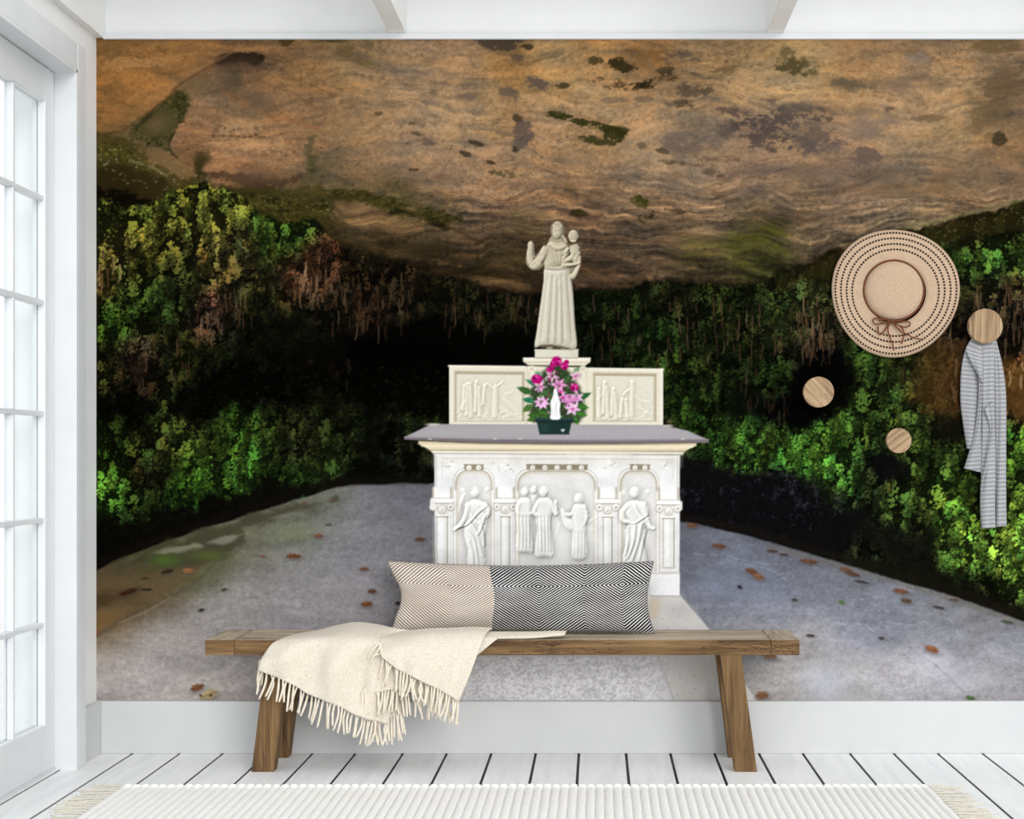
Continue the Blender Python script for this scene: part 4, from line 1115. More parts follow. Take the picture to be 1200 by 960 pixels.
# columns
def column(xc, w, cw, cap_y=584.5):
    for s_ in (-1, 1):
        line([(xc + s_ * (w / 2 + 4), cap_y + 21), (xc + s_ * (w / 2 + 4), 700)], 1.2, (214,208,194), .35, .9)
    poly([(xc - w / 2, cap_y + 18),(xc + w / 2, cap_y + 18),(xc + w / 2, 668),(xc - w / 2, 668)], (244,243,239), .8)
    line([(xc - w / 2, cap_y + 20),(xc - w / 2, 668)], 1.2, (196,188,170), .85, .8); line([(xc + w / 2, cap_y + 20),(xc + w / 2, 668)], 1.4, (178,170,150), .9, .8)
    line([(xc + w * .24, cap_y + 22),(xc + w * .24, 668)], 2.2, (226,222,212), .7, 1.2)
    poly([(xc - cw / 2 + 3, 571),(xc + cw / 2 - 3, 571),(xc + cw / 2 - 3, cap_y),(xc - cw / 2 + 3, cap_y)], (244,242,237), .8)
    line([(xc - cw / 2 + 2.4, 572),(xc - cw / 2 + 2.4, cap_y)], 2.2, (198,188,162), .8, .8); line([(xc + cw / 2 - 2.4, 572),(xc + cw / 2 - 2.4, cap_y)], 2.2, (198,188,162), .8, .8)
    poly([(xc - cw / 2, cap_y),(xc + cw / 2, cap_y),(xc + cw / 2, cap_y + 5),(xc - cw / 2, cap_y + 5)], (250,249,246), .7)
    line([(xc - cw / 2, cap_y + 5.6),(xc + cw / 2, cap_y + 5.6)], 1.3, (176,166,142), .85, .7); line([(xc - cw / 2, cap_y - .4),(xc + cw / 2, cap_y - .4)], 1.0, (206,198,180), .8, .6)
    poly([(xc - cw / 2 + 2, cap_y + 6.5),(xc + cw / 2 - 2, cap_y + 6.5),(xc + w / 2 + .5, cap_y + 19),(xc - w / 2 - .5, cap_y + 19)], (234,231,222), .8)
    for s_ in (-1, 1):
        ell(xc + s_ * (cw / 2 - 2.8), cap_y + 10, 4.4, 4.6, (172,163,142), .8, .2); ell(xc + s_ * (cw / 2 - 2.8), cap_y + 9.5, 3.9, 4.0, (249,247,243), .97, .2); ell(xc + s_ * (cw / 2 - 2.8), cap_y + 9.8, 1.7, 1.8, (192,183,162), .8, .35)
    ell(xc, cap_y + 13, 4.7, 5.4, (186,178,158), .8, .2); ell(xc, cap_y + 12.4, 4.0, 4.6, (244,242,237), .97, .2); ell(xc, cap_y + 13.4, 2.0, 2.4, (206,199,182), .8, .4); ell(xc - .6, cap_y + 12.4, 1.2, 1.4, (246,244,240), .8, .4)
    line([(xc - w / 2 - 1, cap_y + 19.5),(xc + w / 2 + 1, cap_y + 19.5)], 1.6, (250,249,246), .9, .7); line([(xc - w / 2 - 1, cap_y + 21.2),(xc + w / 2 + 1, cap_y + 21.2)], 1.2, (180,170,148), .85, .7)
    poly([(xc - w / 2 - 1, 664),(xc + w / 2 + 1, 664),(xc + w / 2 + 4, 672),(xc - w / 2 - 4, 672)], (240,238,232), .9)
    line([(xc - w / 2 - 1, 665.5),(xc + w / 2 + 1, 665.5)], 1.2, (190,182,164), .8, .7); line([(xc - w / 2 - 3, 671),(xc + w / 2 + 3, 671)], 1.4, (206,200,186), .8, .8)
column(518, 12, 26); column(592, 10, 25); column(712, 10.5, 25, 585); column(783.5, 12.5, 27, 586.5)
poly([(504,586),(509.5,586),(509.5,597),(504,597)], (236,233,226), .8, label=ALT); poly([(796,587),(799.5,588),(799.5,598),(796,598)], (236,233,226), .8, label=ALT)
for x0, x1 in ((506, 531), (762.5, 796.5)):
    poly([(x0, 672),(x1, 672),(x1, 698.5),(x0, 698.5)], (246,246,244), .8, label=ALT)
    line([(x0, 672.5),(x1, 672.5)], 1.2, (214,210,200), .8, .8); line([(x0, 698.8),(x1, 698.8)], 1.2, (180,176,168), .8, .8)
# carved figures
HT[:] = 0
sla = sl_of(500, 805, 534, 700)
# saint in the first niche
hell(557,577.5,4.4,5.6,4.5); hell(557,577,6.2,6.8,1.5); hell(543,575,2.6,3,1.3); hell(571,574,2.6,3,1.3); hcap([(544,580),(540,590),(538,600)], (5,3), 1.6)
hpoly([(551,587),(564,587),(572,597),(571,612),(568,634),(568.5,664),(549,664),(548,644),(544,628),(546,606)], 4.5, 6, curve=4)
hcap([(549,592),(546,605),(540,615),(533,620.5)], (7,4), 4, 1); hcap([(567,592),(572,600),(567,608),(562,606)], (7,4.5), 4, 1.5); hell(567,597,3.6,4,6)
for pts in ([(536,619),(548,614),(560,601),(569,594)],[(550,612),(558,624),(562,640),(566,652)],[(547,622),(555,632),(558,648),(560,660)],[(562,612),(566,626),(567,640)],[(552,604),(560,612),(566,614)],[(549,634),(553,648),(554,662)],[(568,604),(564,618),(560,626)]):
    hline(pts, 1.3, 1.7); hline([(p[0] + 2.4, p[1] + 1.0) for p in pts], 1.1, -1.5)
# friars of the middle panel
for (x, y, r) in ((615,577,4.6),(625.5,574.5,4.0),(637,577,5.2)): hell(x, y, r * .85, r * 1.15, 4.5); hell(x, y - 1.5, r * 1.1, r, 2.4)
hpoly([(608,585),(620,584),(624,596),(623,618),(625,646),(618,648),(605,645),(606,620),(605,598)], 4.0, 5, curve=4)
hpoly([(622,580),(629,580),(630,600),(622,600)], 2.0, 4)
hpoly([(630,585),(644,584),(649,596),(646,612),(649,650),(640,653),(627,651),(629,622),(627,600)], 4.6, 5, curve=4)
hcap([(609,590),(607,600),(614,603),(622,602)], (6,4), 4, 1.5); hcap([(631,590),(626,600),(632,605),(634,600)], (6,4.5), 4, 1.5); hcap([(645,590),(650,600),(652,602),(651,592)], (6,3.5), 4, 1.0); hell(651,590,2.2,3.8,4)
for x in (609,613,617,621): hline([(x, 606),(x + .8, 624),(x + .2, 643)], .9, -1.6)
for x in (631,635,639,643,646): hline([(x - .6, 606),(x, 628),(x + .8, 648)], .9, -1.7)
for x in (611,615,619,633,637,641): hline([(x, 608),(x + .6, 626),(x + .8, 645)], .9, 1.2)
for (x, y) in ((557,577.5),(615,577),(625.5,574.5),(637,577),(677,585.5),(744,578)):
    for dx in (-1.6, 1.6): hell(x + dx, y - .5, .1, .1, 0); hline([(x + dx - .5, y - .6),(x + dx + .5, y - .6)], .7, -1.6, 0)
    hline([(x - 1, y + 2.8),(x + 1, y + 2.8)], .6, -1.4, 0); hline([(x - 4, y - 2),(x - 2.5, y - 4.2),(x + 2.5, y - 4.2),(x + 4, y - 2)], .7, -1.4, 2)
# woman of the middle panel
hell(677.5,585,4.2,5.6,4.2); hell(678.5,585,5.6,7,2.2)
hpoly([(673,592),(683,591),(687.5,602),(687,622),(688,653),(671,654),(671,626),(670,606)], 4.2, 5, curve=4)
hcap([(684,595),(687,606),(682,618),(675,621)], (6,4), 4, 1); hcap([(674,597),(670,603),(663,603),(659,598)], (5,3), 3, .6)
hpoly([(657,597),(660,597),(664,606),(672,610),(678,618),(674,623),(664,620),(659,610)], 3.0, 3.5, curve=3)
for x in (674,678,682,686): hline([(x, 624),(x + .3, 638),(x, 652)], .9, -1.5)
for pts in ([(690,612),(700,606)],[(690,620),(698,622)],[(656,614),(652,626)]): hline(pts, 1.2, .6)
# saint in the last niche
hell(744,578,4.6,5.8,4.5); hell(744,577.5,6.6,7.2,1.5); hell(731,578,3.2,4,1.3); hell(759,577,2.8,3.4,1.3)
hpoly([(737,588),(752,588),(760,596),(758,612),(754,632),(758,662),(731,662),(733,640),(736,616),(731,602)], 4.6, 6, curve=4)
hcap([(737,592),(730,600),(731,610),(739,612)], (7,5), 4.5, 1); hell(737,601,4,4.6,5); hcap([(754,592),(757,606),(761,617),(766,620)], (7,4), 4.2, 1)
for pts in ([(732,612),(742,614),(752,608),(758,604)],[(736,618),(736,636),(732,656)],[(744,616),(742,636),(734,656)],[(752,614),(748,634),(740,658)],[(756,622),(752,642),(748,660)],[(744,592),(748,602),(756,612)],[(734,622),(734,640),(731,652)]):
    hline(pts, 1.3, 1.7); hline([(p[0] + 2.4, p[1] + 1.0) for p in pts], 1.1, -1.5)
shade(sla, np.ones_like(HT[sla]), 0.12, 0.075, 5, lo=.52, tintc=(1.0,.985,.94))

aa = sl_of(500, 805, 531, 700); al = ((L[aa] == ALT) | (L[aa] == RETL))[..., None]
C[aa] = np.where(al & (C[aa] < 237), 237 - (237 - C[aa]) * 1.5, C[aa])
C[aa] = np.where(al, C[aa] * .6 + C[aa].mean(-1, keepdims=True) * .4, C[aa])
C[aa] = np.where(al, C[aa] * np.array((1.0, 1.0, 1.01), np.float32) + np.minimum(0, 6 * (n_rag[aa][..., None] - .6)), C[aa])

# statue of a robed man with a child on his arm
HT[:] = 0
sil = []
def body(col, pts, curve=4):
    return poly(pts, col, .8, label=STAT, curve=curve)
ST = (180,170,147); STL = (196,190,173)
body(STL, [(640,312),(665,311),(669,327),(671.5,345),(673.5,378),(675.5,407.5),(664,408),(650,406),(634,405.5),(626.5,406.5),(629,388),(634,352),(637,330)], 4)
body(ST, [(640,288),(648,282),(660,282),(666,289),(668,302),(665,314),(640,315),(638.5,302)], 4)
body(ST, [(637,288),(641,292),(640,304),(633,315),(624,316),(617,309),(617,298),(619,291),(625,292),(627,300),(631,296)], 4)
body(ST, [(619,284.5),(622,282.5),(625,286),(625.4,293),(620,294),(618.6,289)], 4)
body(ST, [(662,290),(668,288),(677,286),(680,296),(680.5,309),(674,325),(669,327),(664,316)], 4)
ell(653,270,7.4,10.4,ST,1,.08,label=STAT); ell(671.8,276.8,6.0,7.0,ST,1,.08,label=STAT); poly([(647,276),(660,276),(664,288),(643,288)], ST, .8, label=STAT, curve=3)
hpoly([(640,312),(665,311),(669,327),(671.5,345),(673.5,378),(675.5,407.5),(650,407),(626.5,406.5),(629,388),(634,352),(637,330)], 8, 12, curve=4)
hpoly([(640,288),(648,282),(660,282),(666,289),(668,302),(665,314),(640,315),(638.5,302)], 8, 10, curve=4)
hcap([(640,291),(634,303),(624,309),(621,300),(621.5,290)], (9,6), 6, 1); hcap([(626,311),(630,309)], (11,10), 7, 1); hell(621.8,287,3,4.6,5)
hell(653,271,5.6,9.0,9); hell(653,264.5,7.4,5.6,8.5); hell(671.8,277,5.6,6.6,8); hell(671.5,272.5,5.8,4.2,7.8)
hcap([(672,286),(674,296),(676,305)], (11,10), 8, 3); hcap([(668,287),(663,281),(660,276)], (4,3), 7, 3); hcap([(665,292),(662,299),(660,304)], (4.5,3.5), 7, 3); hcap([(672,302),(664,305),(659,309)], (7,4.5), 7.5, 3); hcap([(679,308),(673,310),(660,311)], (4,4), 8, 3)
hcap([(679,313),(674,322),(669,325)], (9,6), 7, 1)
hline([(645,286),(650,290),(656,291),(663,288)], 1.6, 2.2); hline([(644,289),(650,293.5),(657,294),(664,291)], 1.2, -2.2)
hline([(640,313.5),(652,314.5),(664,313)], 1.3, 2.0); hline([(640,316),(652,317),(664,316)], 1.1, -2.0)
for x, dx, a_ in [(642,-9,-2.6),(645,-6,2.2),(647.5,-5,-2.8),(651,-3,2.4),(653,-2,-2.2),(656,0,3.0),(658.5,1.5,-3.2),(661,3,2.2),(664,6,-3.0),(667,6.5,1.4)]:
    hline([(x, 318 + rng.uniform(0, 14)),(x + dx * .4 + rng.normal(0, .8), 350),(x + dx, 402)], rng.uniform(1.1, 1.9), a_ * rng.uniform(.35, .75))
for pts in ([(647,294),(650,304),(652,312)],[(652,295),(654,304),(655,312)],[(658,294),(658,304),(657,311)]): hline(pts, 1.0, -2.0)
for pts in ([(636,298),(630,306),(624,312)],[(633,300),(626,305)],[(640,300),(636,310)]): hline(pts, 1.1, -1.6)
for pts in ([(664,296),(660,300)],[(668,298),(664,303)],[(675,298),(670,304)],[(676,312),(671,320)],[(678,300),(677,306)]): hline(pts, 1.1, -2.6)
sls = sl_of(612, 684, 256, 410)
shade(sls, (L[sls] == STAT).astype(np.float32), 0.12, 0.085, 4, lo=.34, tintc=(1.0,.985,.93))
# face of the figure, eyes and mouth as soft marks
for (x, y, rx, ry, col, a) in [(650.6,270,1.5,.7,(126,114,92),.55),(655.8,270,1.5,.7,(126,114,92),.55),(653.4,276.8,1.8,.6,(132,118,96),.55),(653.2,273,1.0,1.6,(206,197,174),.7),(669.8,277,1,.6,(122,108,86),.8),(674,277,1,.6,(122,108,86),.8),(672,280.5,1.2,.5,(130,116,92),.7),
    (646.6,268,1.4,6,(128,116,92),.6),(660,269,1.4,6.5,(118,106,84),.65),(653,262.6,5.6,1.3,(132,120,96),.5),(653,283,6,1.4,(126,114,90),.6)]:
    ell(x, y, rx, ry, col, a, .5)
poly([(632,404.5),(645,403.5),(660,406),(668,408.5),(655,409.5),(634,408.5)], (84,74,56), 1.2, .85); ell(644,408,4,1.6,(176,168,148),.8,.4); ell(660,409,4,1.4,(150,142,122),.7,.4)

# silk flowers in a dark green pot
def leafp(x0, y0, x1, y1, w, col, a=1.0):
    dx, dy = x1 - x0, y1 - y0; n = math.hypot(dx, dy); nx, ny = -dy / n * w, dx / n * w
    poly([(x0, y0), (x0 + dx * .35 + nx, y0 + dy * .35 + ny), (x0 + dx * .7 + nx * .7, y0 + dy * .7 + ny * .7), (x1, y1), (x0 + dx * .7 - nx * .7, y0 + dy * .7 - ny * .7), (x0 + dx * .35 - nx, y0 + dy * .35 - ny)], col, .8, a, label=POT)
    line([(x0, y0), (x1, y1)], .7, np.minimum(np.array(col) * 1.5 + 14, 220), .5, .5)
poly([(630,440),(640,430),(652,424),(664,431),(674,440),(681,462),(684,486),(676,494),(626,494),(619,482),(622,462)], (36,52,30), 2.5, .92, n_rag, 2, label=POT)
for (a_, b_, c_, d_, w_, col) in [(624,461,605.5,454,4.2,(48,86,38)),(626,470,612,468,3.6,(30,104,72)),(624,474,612,483,3.8,(66,100,44)),(630,452,616,445,3,(44,108,74)),(632,486,618,487,4,(52,86,36)),(628,490,617,493,3,(58,94,40)),
    (676,468,693,460.5,3.8,(38,88,44)),(676,476,690,478,4.4,(56,98,42)),(674,484,688,487,4,(60,104,44)),(672,488,678,498,3.4,(58,106,44)),(640,486,628,478,3.6,(40,72,32)),(664,446,656,438,4,(40,62,34)),(650,446,640,450,4,(34,54,30)),(668,440,661,450,4,(58,86,50)),(636,440,626,436,2.6,(96,142,110)),(640,462,630,466,4,(70,106,52)),(645,470,637,456,4,(58,94,48)),(662,470,658,484,3,(36,62,30)),(672,436,680,431,2.6,(96,132,96)),(640,478,642,490,3,(50,84,36)),(666,486,672,478,3,(52,92,40)),(630,480,640,490,4,(56,92,38))]:
    leafp(a_, b_, c_, d_, w_, col)
for k in range(60):
    x = rng.uniform(624, 682); y = rng.uniform(452, 492)
    ell(x, y, rng.uniform(.8, 2.2), rng.uniform(.6, 1.4), [(22,34,20),(78,118,58),(112,148,92),(40,70,34)][k % 4], .6, .4, rng.uniform(0, 3))
MAG = (172,14,104)
for (x, y, r) in [(652.3,423.5,6),(661.5,429,4.6),(645,434,4.6),(629,444.8,6.4),(673,454,5),(657.5,458,3.6),(664,424.5,3),(648,427,3.6)]:
    ell(x, y, r, r * .95, MAG, 1, .2, 0, POT)
    for k in range(5):
        t = rng.uniform(0, 6.28); ell(x + r * .5 * math.cos(t), y + r * .5 * math.sin(t), r * .42, r * .3, [(206,34,140),(122,8,74),(190,24,122),(226,80,168),(104,8,62)][k], .85, .35, t)
PNK = (214,150,196)
def lily(x, y, r, n=6, col=PNK, rot=0.3):
    for k in range(n):
        t = rot + 2 * math.pi * k / n
        leafp(x, y, x + r * math.cos(t), y + r * .85 * math.sin(t), r * .24, np.array(col) + rng.uniform(-14, 22))
    for k in range(4): ell(x + rng.uniform(-2, 2), y + rng.uniform(-2, 2), 1.4, .9, (186,60,146), .7, .4)
lily(646,441,9,5,(206,158,180),.2); lily(655,451,10,6,(212,140,186),.1); lily(633,453.5,8,5,(220,160,200),.0); lily(635,472,9.5,8,(224,166,212),.2); lily(676,466,9,6,(206,156,196),.5); lily(668,470,9,6,(204,120,180),.9); lily(671,479,10,6,(224,176,210),.2); lily(675,441,8,5,(196,160,170),1.0); lily(661,466,8,5,(206,130,186),.7)
for k in range(70):
    t = rng.uniform(0, 6.28); q = rng.uniform(0, 1) ** .5
    x = 653 + 24 * q * math.cos(t); y = 460 + 26 * q * math.sin(t)
    ell(x, y, rng.uniform(1, 2.6), rng.uniform(.7, 1.5), [(30,46,26),(92,132,72),(196,120,172),(150,20,96),(58,92,44),(222,180,206)][k % 6], .65, .35, rng.uniform(0, 3))
ell(652,494,24,1.2,(20,30,28),.8,.5)
poly([(627,490),(673,490),(672,494),(670,494.5),(666.8,508.6),(632.2,508.6),(629,494.5),(628,494)], (30,50,48), .8, label=POT)
line([(627.5,490.8),(672.5,490.8)], 1.4, (54,76,72), .8, .6); line([(629,494.8),(670,494.8)], 1.0, (16,28,27), .7, .6); poly([(632,497),(642,497),(643,507),(634,507)], (44,68,66), 2, .5); line([(633,508.8),(667,508.8)], 1.2, (14,22,22), .8, .6)
poly([(659.6,506.6),(657.4,504.2),(657.6,502.9),(658.8,502.8),(659.6,503.6),(660.4,502.8),(661.6,502.9),(661.8,504.2)], (206,214,220), .6, .95)
# small white figurine in front of the flowers
poly([(651,455.5),(653,458),(654,464),(656.6,472),(655.8,482),(656.4,491),(645.2,491),(645.8,482),(645,472),(648,464),(649,458)], (244,243,244), .8, label=POT, curve=3)
for pts in ([(648,468),(651,474),(650,488)],[(654,468),(652,476),(653,488)],[(650,462),(652,462)],[(648,478),(647,488)]): line(pts, .9, (190,186,190), .7, .6, 3)

# ---- the print as flat meshes, one for each printed element, all in one plane
C = np.clip(C * (1 + 0.012 * n_grit[..., None]), 0, 255)
lin = (s2l(C / 255.0) * MURAL_GAIN).astype(np.float32)
lin = np.clip(lin, 0.0, 0.97)
m_, nt_, b_n = mat_new('photographic_print', 0.8, 0.0)
at = N(nt_, 'ShaderNodeAttribute'); at.attribute_name = 'print'
nz_ = noise_n(nt_, mapping(nt_, rnd=False), 900, 1)
mxp = N(nt_, 'ShaderNodeMix', data_type='RGBA', blend_type='MULTIPLY'); mxp.inputs['Factor'].default_value = 1.0
nt_.links.new(at.outputs['Color'], mxp.inputs['A'])
nt_.links.new(ramp(nt_, nz_, [(0.3, (0.94, 0.94, 0.94, 1)), (0.7, (1, 1, 1, 1))]), mxp.inputs['B'])
nt_.links.new(mxp.outputs['Result'], b_n.inputs['Base Color'])
M['print'] = m_

mural = empty('photo_mural', tuple(P((MX0 + MX1) / 2, MY1, YM)), 'wall-wide photo mural of a white stone altar in a fern-hung cave, above the skirting board', 'mural')
ml = np.array(mural.location)
VXw = (GX - VX) * YM / FPX - ml[0]; VZw = CAMH - (GY - VY) * YM / FPX - ml[2]
flab = L[:-1, :-1]
vid = np.arange(H * W).reshape(H, W)
quads = np.stack([vid[1:, :-1], vid[1:, 1:], vid[:-1, 1:], vid[:-1, :-1]], -1)
linf = lin.reshape(-1, 3)


def print_part(name, lab, parent, label=None):
    q = quads[flab == lab]
    if len(q) == 0: return None
    u, inv = np.unique(q, return_inverse=True)
    me = bpy.data.meshes.new(name)
    nv, nf = len(u), len(q)
    me.vertices.add(nv); me.loops.add(nf * 4); me.polygons.add(nf)
    co = np.zeros((nv, 3), np.float32)
    co[:, 0] = VXw.reshape(-1)[u]; co[:, 2] = VZw.reshape(-1)[u]
    me.vertices.foreach_set('co', co.reshape(-1))
    me.loops.foreach_set('vertex_index', inv.reshape(-1).astype(np.int32))
    me.polygons.foreach_set('loop_start', np.arange(0, nf * 4, 4, dtype=np.int32))
    me.update(calc_edges=True)
    ca = me.color_attributes.new('print', 'FLOAT_COLOR', 'POINT')
    cc = np.ones((nv, 4), np.float32); cc[:, :3] = linf[u]
    ca.data.foreach_set('color', cc.reshape(-1))
    me.materials.append(M['print'])
    me.validate()
    o = link(bpy.data.objects.new(name, me), parent)
    if label: o['label'] = label
    return o


print_part('printed_rock_ceiling', 1, mural, 'printed ochre rock overhang with dark lichen stains')
print_part('printed_fern_wall', 2, mural, 'printed green ferns hanging over dark cave walls')
print_part('printed_cave_floor', 3, mural, 'printed grey concrete floor with a pale slab')
pa = print_part('printed_altar', ALT, mural, 'printed white altar front with carved niches and columns')
print_part('printed_table_top', TOPL, pa, 'printed grey stone altar top')
print_part('printed_retable', RETL, pa, 'printed cream back panel with two reliefs')
print_part('printed_statue', STAT, mural, 'printed stone statue of a robed man holding a child')
print_part('printed_flower_pot', POT, mural, 'printed pink and magenta flowers in a dark pot')
for q in range(len(LEAF)):
    print_part('printed_leaf', 20 + q, mural)
# the board the print is mounted on
wx0, wx1 = P(MX0, 0, YM).x, P(MX1, 0, YM).x
box('mural_backing', wx0, wx1, YM + 0.0008, YB, P(0, MY1, YM).z, P(0, MY0, YM).z, M['wall'], mural)

# ------------------------------------------------------------------ bench
random.seed(5)
YF = FPX * CAMH / (905 - VY)                    # front face of the bench
HB = CAMH - (750.0 - VY) * YF / FPX             # height of the seat
TH = (768 - 750) * YF / FPX
YBK = 5.188
X0, X1 = px_x(240, YF), px_x(937, YF)
XE0, XE1 = px_x(274, YF), px_x(903.5, YF)
bench = empty('wooden_bench', ((X0 + X1) / 2, (YF + YBK) / 2, 0), 'rustic oak plank bench with splayed legs in front of the mural', 'bench')


def paint_toplight(o, key):
    """the upward faces of the seat are coloured paler and greyer to paint in light from above"""
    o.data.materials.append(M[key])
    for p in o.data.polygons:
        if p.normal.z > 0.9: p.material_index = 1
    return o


ys_ = [YF, YF + 0.098, YF + 0.196, YBK]
for a, b_ in zip(ys_[:-1], ys_[1:]):
    paint_toplight(box('seat_plank', XE0 + 0.0008, XE1 - 0.0008, a + 0.0006, b_ - 0.0006, HB - TH, HB, M['wood_x'], bench, bev=0.0025), 'wood_top')
for a, b_ in ((X0, XE0), (XE1, X1)):
    paint_toplight(box('end_board', a, b_, YF, YBK, HB - TH, HB, M['wood_x'], bench, bev=0.0025), 'wood_top_y')
zt = HB - TH
LD = 0.058


def leg(xb0, xb1, xt0, xt1, yf):
    bot = [(xb0, yf, 0), (xb1, yf, 0), (xb1, yf + LD, 0), (xb0, yf + LD, 0)]
    top = [(xt0, yf, zt), (xt1, yf, zt), (xt1, yf + LD, zt), (xt0, yf + LD, zt)]
    hexa('leg', bot, top, M['wood_z'], bench, bev=0.002)


legs = [(px_x(294.5, YF), px_x(320.6, YF), px_x(311, YF), px_x(337, YF)), (px_x(861.3, YF), px_x(887.5, YF), px_x(844.4, YF), px_x(868.8, YF))]
for l in legs:
    leg(*l, YF + 0.001)
    leg(*l, YBK - LD - 0.002)
# short rails that tie the front and back leg of each pair together, high under the seat
for (b0, b1, t0, t1) in legs:
    k = 0.86
    xa = b0 + (t0 - b0) * k; xb = b1 + (t1 - b1) * k
    box('cross_rail', min(xa, xb) + 0.02, max(xa, xb) - 0.02, YF + LD, YBK - LD - 0.002, zt - 0.07, zt, M['wood_y'], bench, bev=0.002)

# ------------------------------------------------------------------ cushion
UVW = 312.0


def cushion():
    nu, nv = 72, 30
    L_ = [(454, 658), (461.6, 674.4), (469.6, 690.8), (470, 707.2), (464, 723.6), (459, 740)]
    R_ = [(766, 658), (762, 674.8), (758.6, 691.6), (758.5, 708.4), (761.5, 725.2), (767, 742)]
    lc = catmull(L_, 12); rc = catmull(R_, 12)
    def edge(c, v):
        t = v * (len(c) - 1); i = min(int(t), len(c) - 2); return c[i] + (c[i + 1] - c[i]) * (t - i)
    root = empty('lumbar_cushion', tuple(P(610, 743, 5.07)), 'long cushion with beige and black herringbone weave lying on the bench', 'cushion')
    off = Vector(root.location)
    seam = (574 - 454) / UVW
    rnd = random.Random(3)
    ph = [rnd.uniform(0, 6.28) for _ in range(8)]
    def pt(u, v, side):
        a, b_ = edge(lc, v), edge(rc, v)
        px = a[0] + (b_[0] - a[0]) * u; py = a[1] + (b_[1] - a[1]) * u
        sag = math.sin(math.pi * u)
        py += (5.5 * sag * (1 - v) ** 2) - 0.6 * sag * v
        e = (max(0, 1 - abs(2 * u - 1) ** 2.6) * max(0, 1 - abs(2 * v - 1) ** 2.2)) ** 0.62
        crease = 0.006 * math.sin(9 * u + 5 * v + ph[0]) * e + 0.004 * math.sin(23 * u - 9 * v + ph[1]) * e * (1 - e) * 2
        # pulled corners and puckers at the short ends
        pk = 0.010 * math.exp(-((u - 0.06) / 0.05) ** 2) * math.sin(14 * v + 1.0) + 0.010 * math.exp(-((u - 0.95) / 0.05) ** 2) * math.sin(16 * v)
        yc = 5.115 - 0.055 * v
        d = (0.072 * e + crease + pk * e) * (1 if side else 0.55)
        return P(px, py, yc) + Vector((0, -d if side else d, 0))
    def piece(name, u0, u1, n, mat):
        verts, faces, uvs = [], [], []
        for side in (1, 0):
            base = len(verts)
            for j in range(nv + 1):
                for i in range(n + 1):
                    u = u0 + (u1 - u0) * i / n; v = j / nv
                    verts.append(pt(u, v, side) - off); uvs.append((u, v))
            for j in range(nv):
                for i in range(n):
                    q = (base + j * (n + 1) + i, base + j * (n + 1) + i + 1, base + (j + 1) * (n + 1) + i + 1, base + (j + 1) * (n + 1) + i)
                    faces.append(q if not side else q[::-1])
        me = bpy.data.meshes.new(name)
        me.from_pydata([tuple(v) for v in verts], [], faces)
        uv = me.uv_layers.new(name='UVMap')
        for lp in me.loops: uv.data[lp.index].uv = uvs[lp.vertex_index]
        me.polygons.foreach_set('use_smooth', [True] * len(me.polygons))
        me.materials.append(mat)
        me.update()
        return link(bpy.data.objects.new(name, me), root)
    def herring(name, cols, dark, light, contrast, period, shift=0.0):
        m, nt, b = mat_new(name, 0.95, 0.05)
        tc = N(nt, 'ShaderNodeTexCoord'); sx = N(nt, 'ShaderNodeSeparateXYZ')
        nt.links.new(tc.outputs['UV'], sx.inputs[0])
        U, V = sx.outputs[0], sx.outputs[1]
        # zig-zag height as a piecewise line over u, fold line at 30 per cent of the height
        tri = ramp(nt, U, [(p_, (h_, h_, h_, 1)) for p_, h_ in cols])
        vv = math_n(nt, 'ABSOLUTE', math_n(nt, 'SUBTRACT', V, 0.30))
        s = math_n(nt, 'SUBTRACT', math_n(nt, 'MULTIPLY', vv, 80.0 / period), math_n(nt, 'MULTIPLY', tri, 40.0 / period))
        fr = math_n(nt, 'PINGPONG', s, 0.5)
        nzv = noise_n(nt, tc.outputs['UV'], 260, 2)
        fr2 = math_n(nt, 'ADD', math_n(nt, 'MULTIPLY', fr, 2.0), math_n(nt, 'MULTIPLY', math_n(nt, 'SUBTRACT', nzv, 0.5), 0.5))
        big = noise_n(nt, tc.outputs['UV'], 5, 2)
        thr = math_n(nt, 'ADD', math_n(nt, 'SUBTRACT', fr2, shift), math_n(nt, 'MULTIPLY', math_n(nt, 'SUBTRACT', big, 0.5), 0.3))
        nt.links.new(ramp(nt, thr, [(0.5 - contrast, dark), (0.5 + contrast, light)]), b.inputs['Base Color'])
        bump(nt, b, fr, 0.25, 0.002)
        return m
    def U_(x): return (x - 454) / UVW
    colsA = [(0.0, 0.0), (U_(520), 0.95), (seam, 0.2), (U_(630), 1.0), (U_(686), 0.2), (U_(733), 0.88), (1.0, 0.4)]
    mb = herring('beige_herringbone', colsA, srgb(106, 92, 80), srgb(226, 216, 204), 0.30, 2.8)
    mk = herring('black_herringbone', colsA, srgb(16, 16, 17), srgb(226, 226, 224), 0.16, 2.9, 0.2)
    piece('beige_panel', 0.0, seam, 28, mb)['label'] = 'beige herringbone end of the cushion cover'
    piece('black_panel', seam, 1.0, 44, mk)['label'] = 'black and white herringbone main panel'
    # piped seam all round
    pts = []
    for k in range(60): pts.append(pt(k / 60, 0, 1))
    for k in range(24): pts.append(pt(1, k / 24, 1))
    for k in range(60): pts.append(pt(1 - k / 60, 1, 1))
    for k in range(25): pts.append(pt(0, 1 - k / 24, 1))
    v_, f_ = tube_data(pts, [0.0022] * len(pts), 5)
    mesh_obj('edge_seam', v_, f_, M['stitch2'], root, True)


M['stitch2'] = cloth('grey_piping', srgb(96, 90, 84), srgb(150, 144, 136), 400)
cushion()

# ------------------------------------------------------------------ throw blanket
throw = empty('throw_blanket', tuple(P(430, 752, 4.9)), 'cream wool throw with a long fringe, draped over the bench front', 'blanket')


def rest(p):
    if p.y > YF - 0.008: p.z = max(p.z, HB + 0.004)     # lies on the seat
    return p


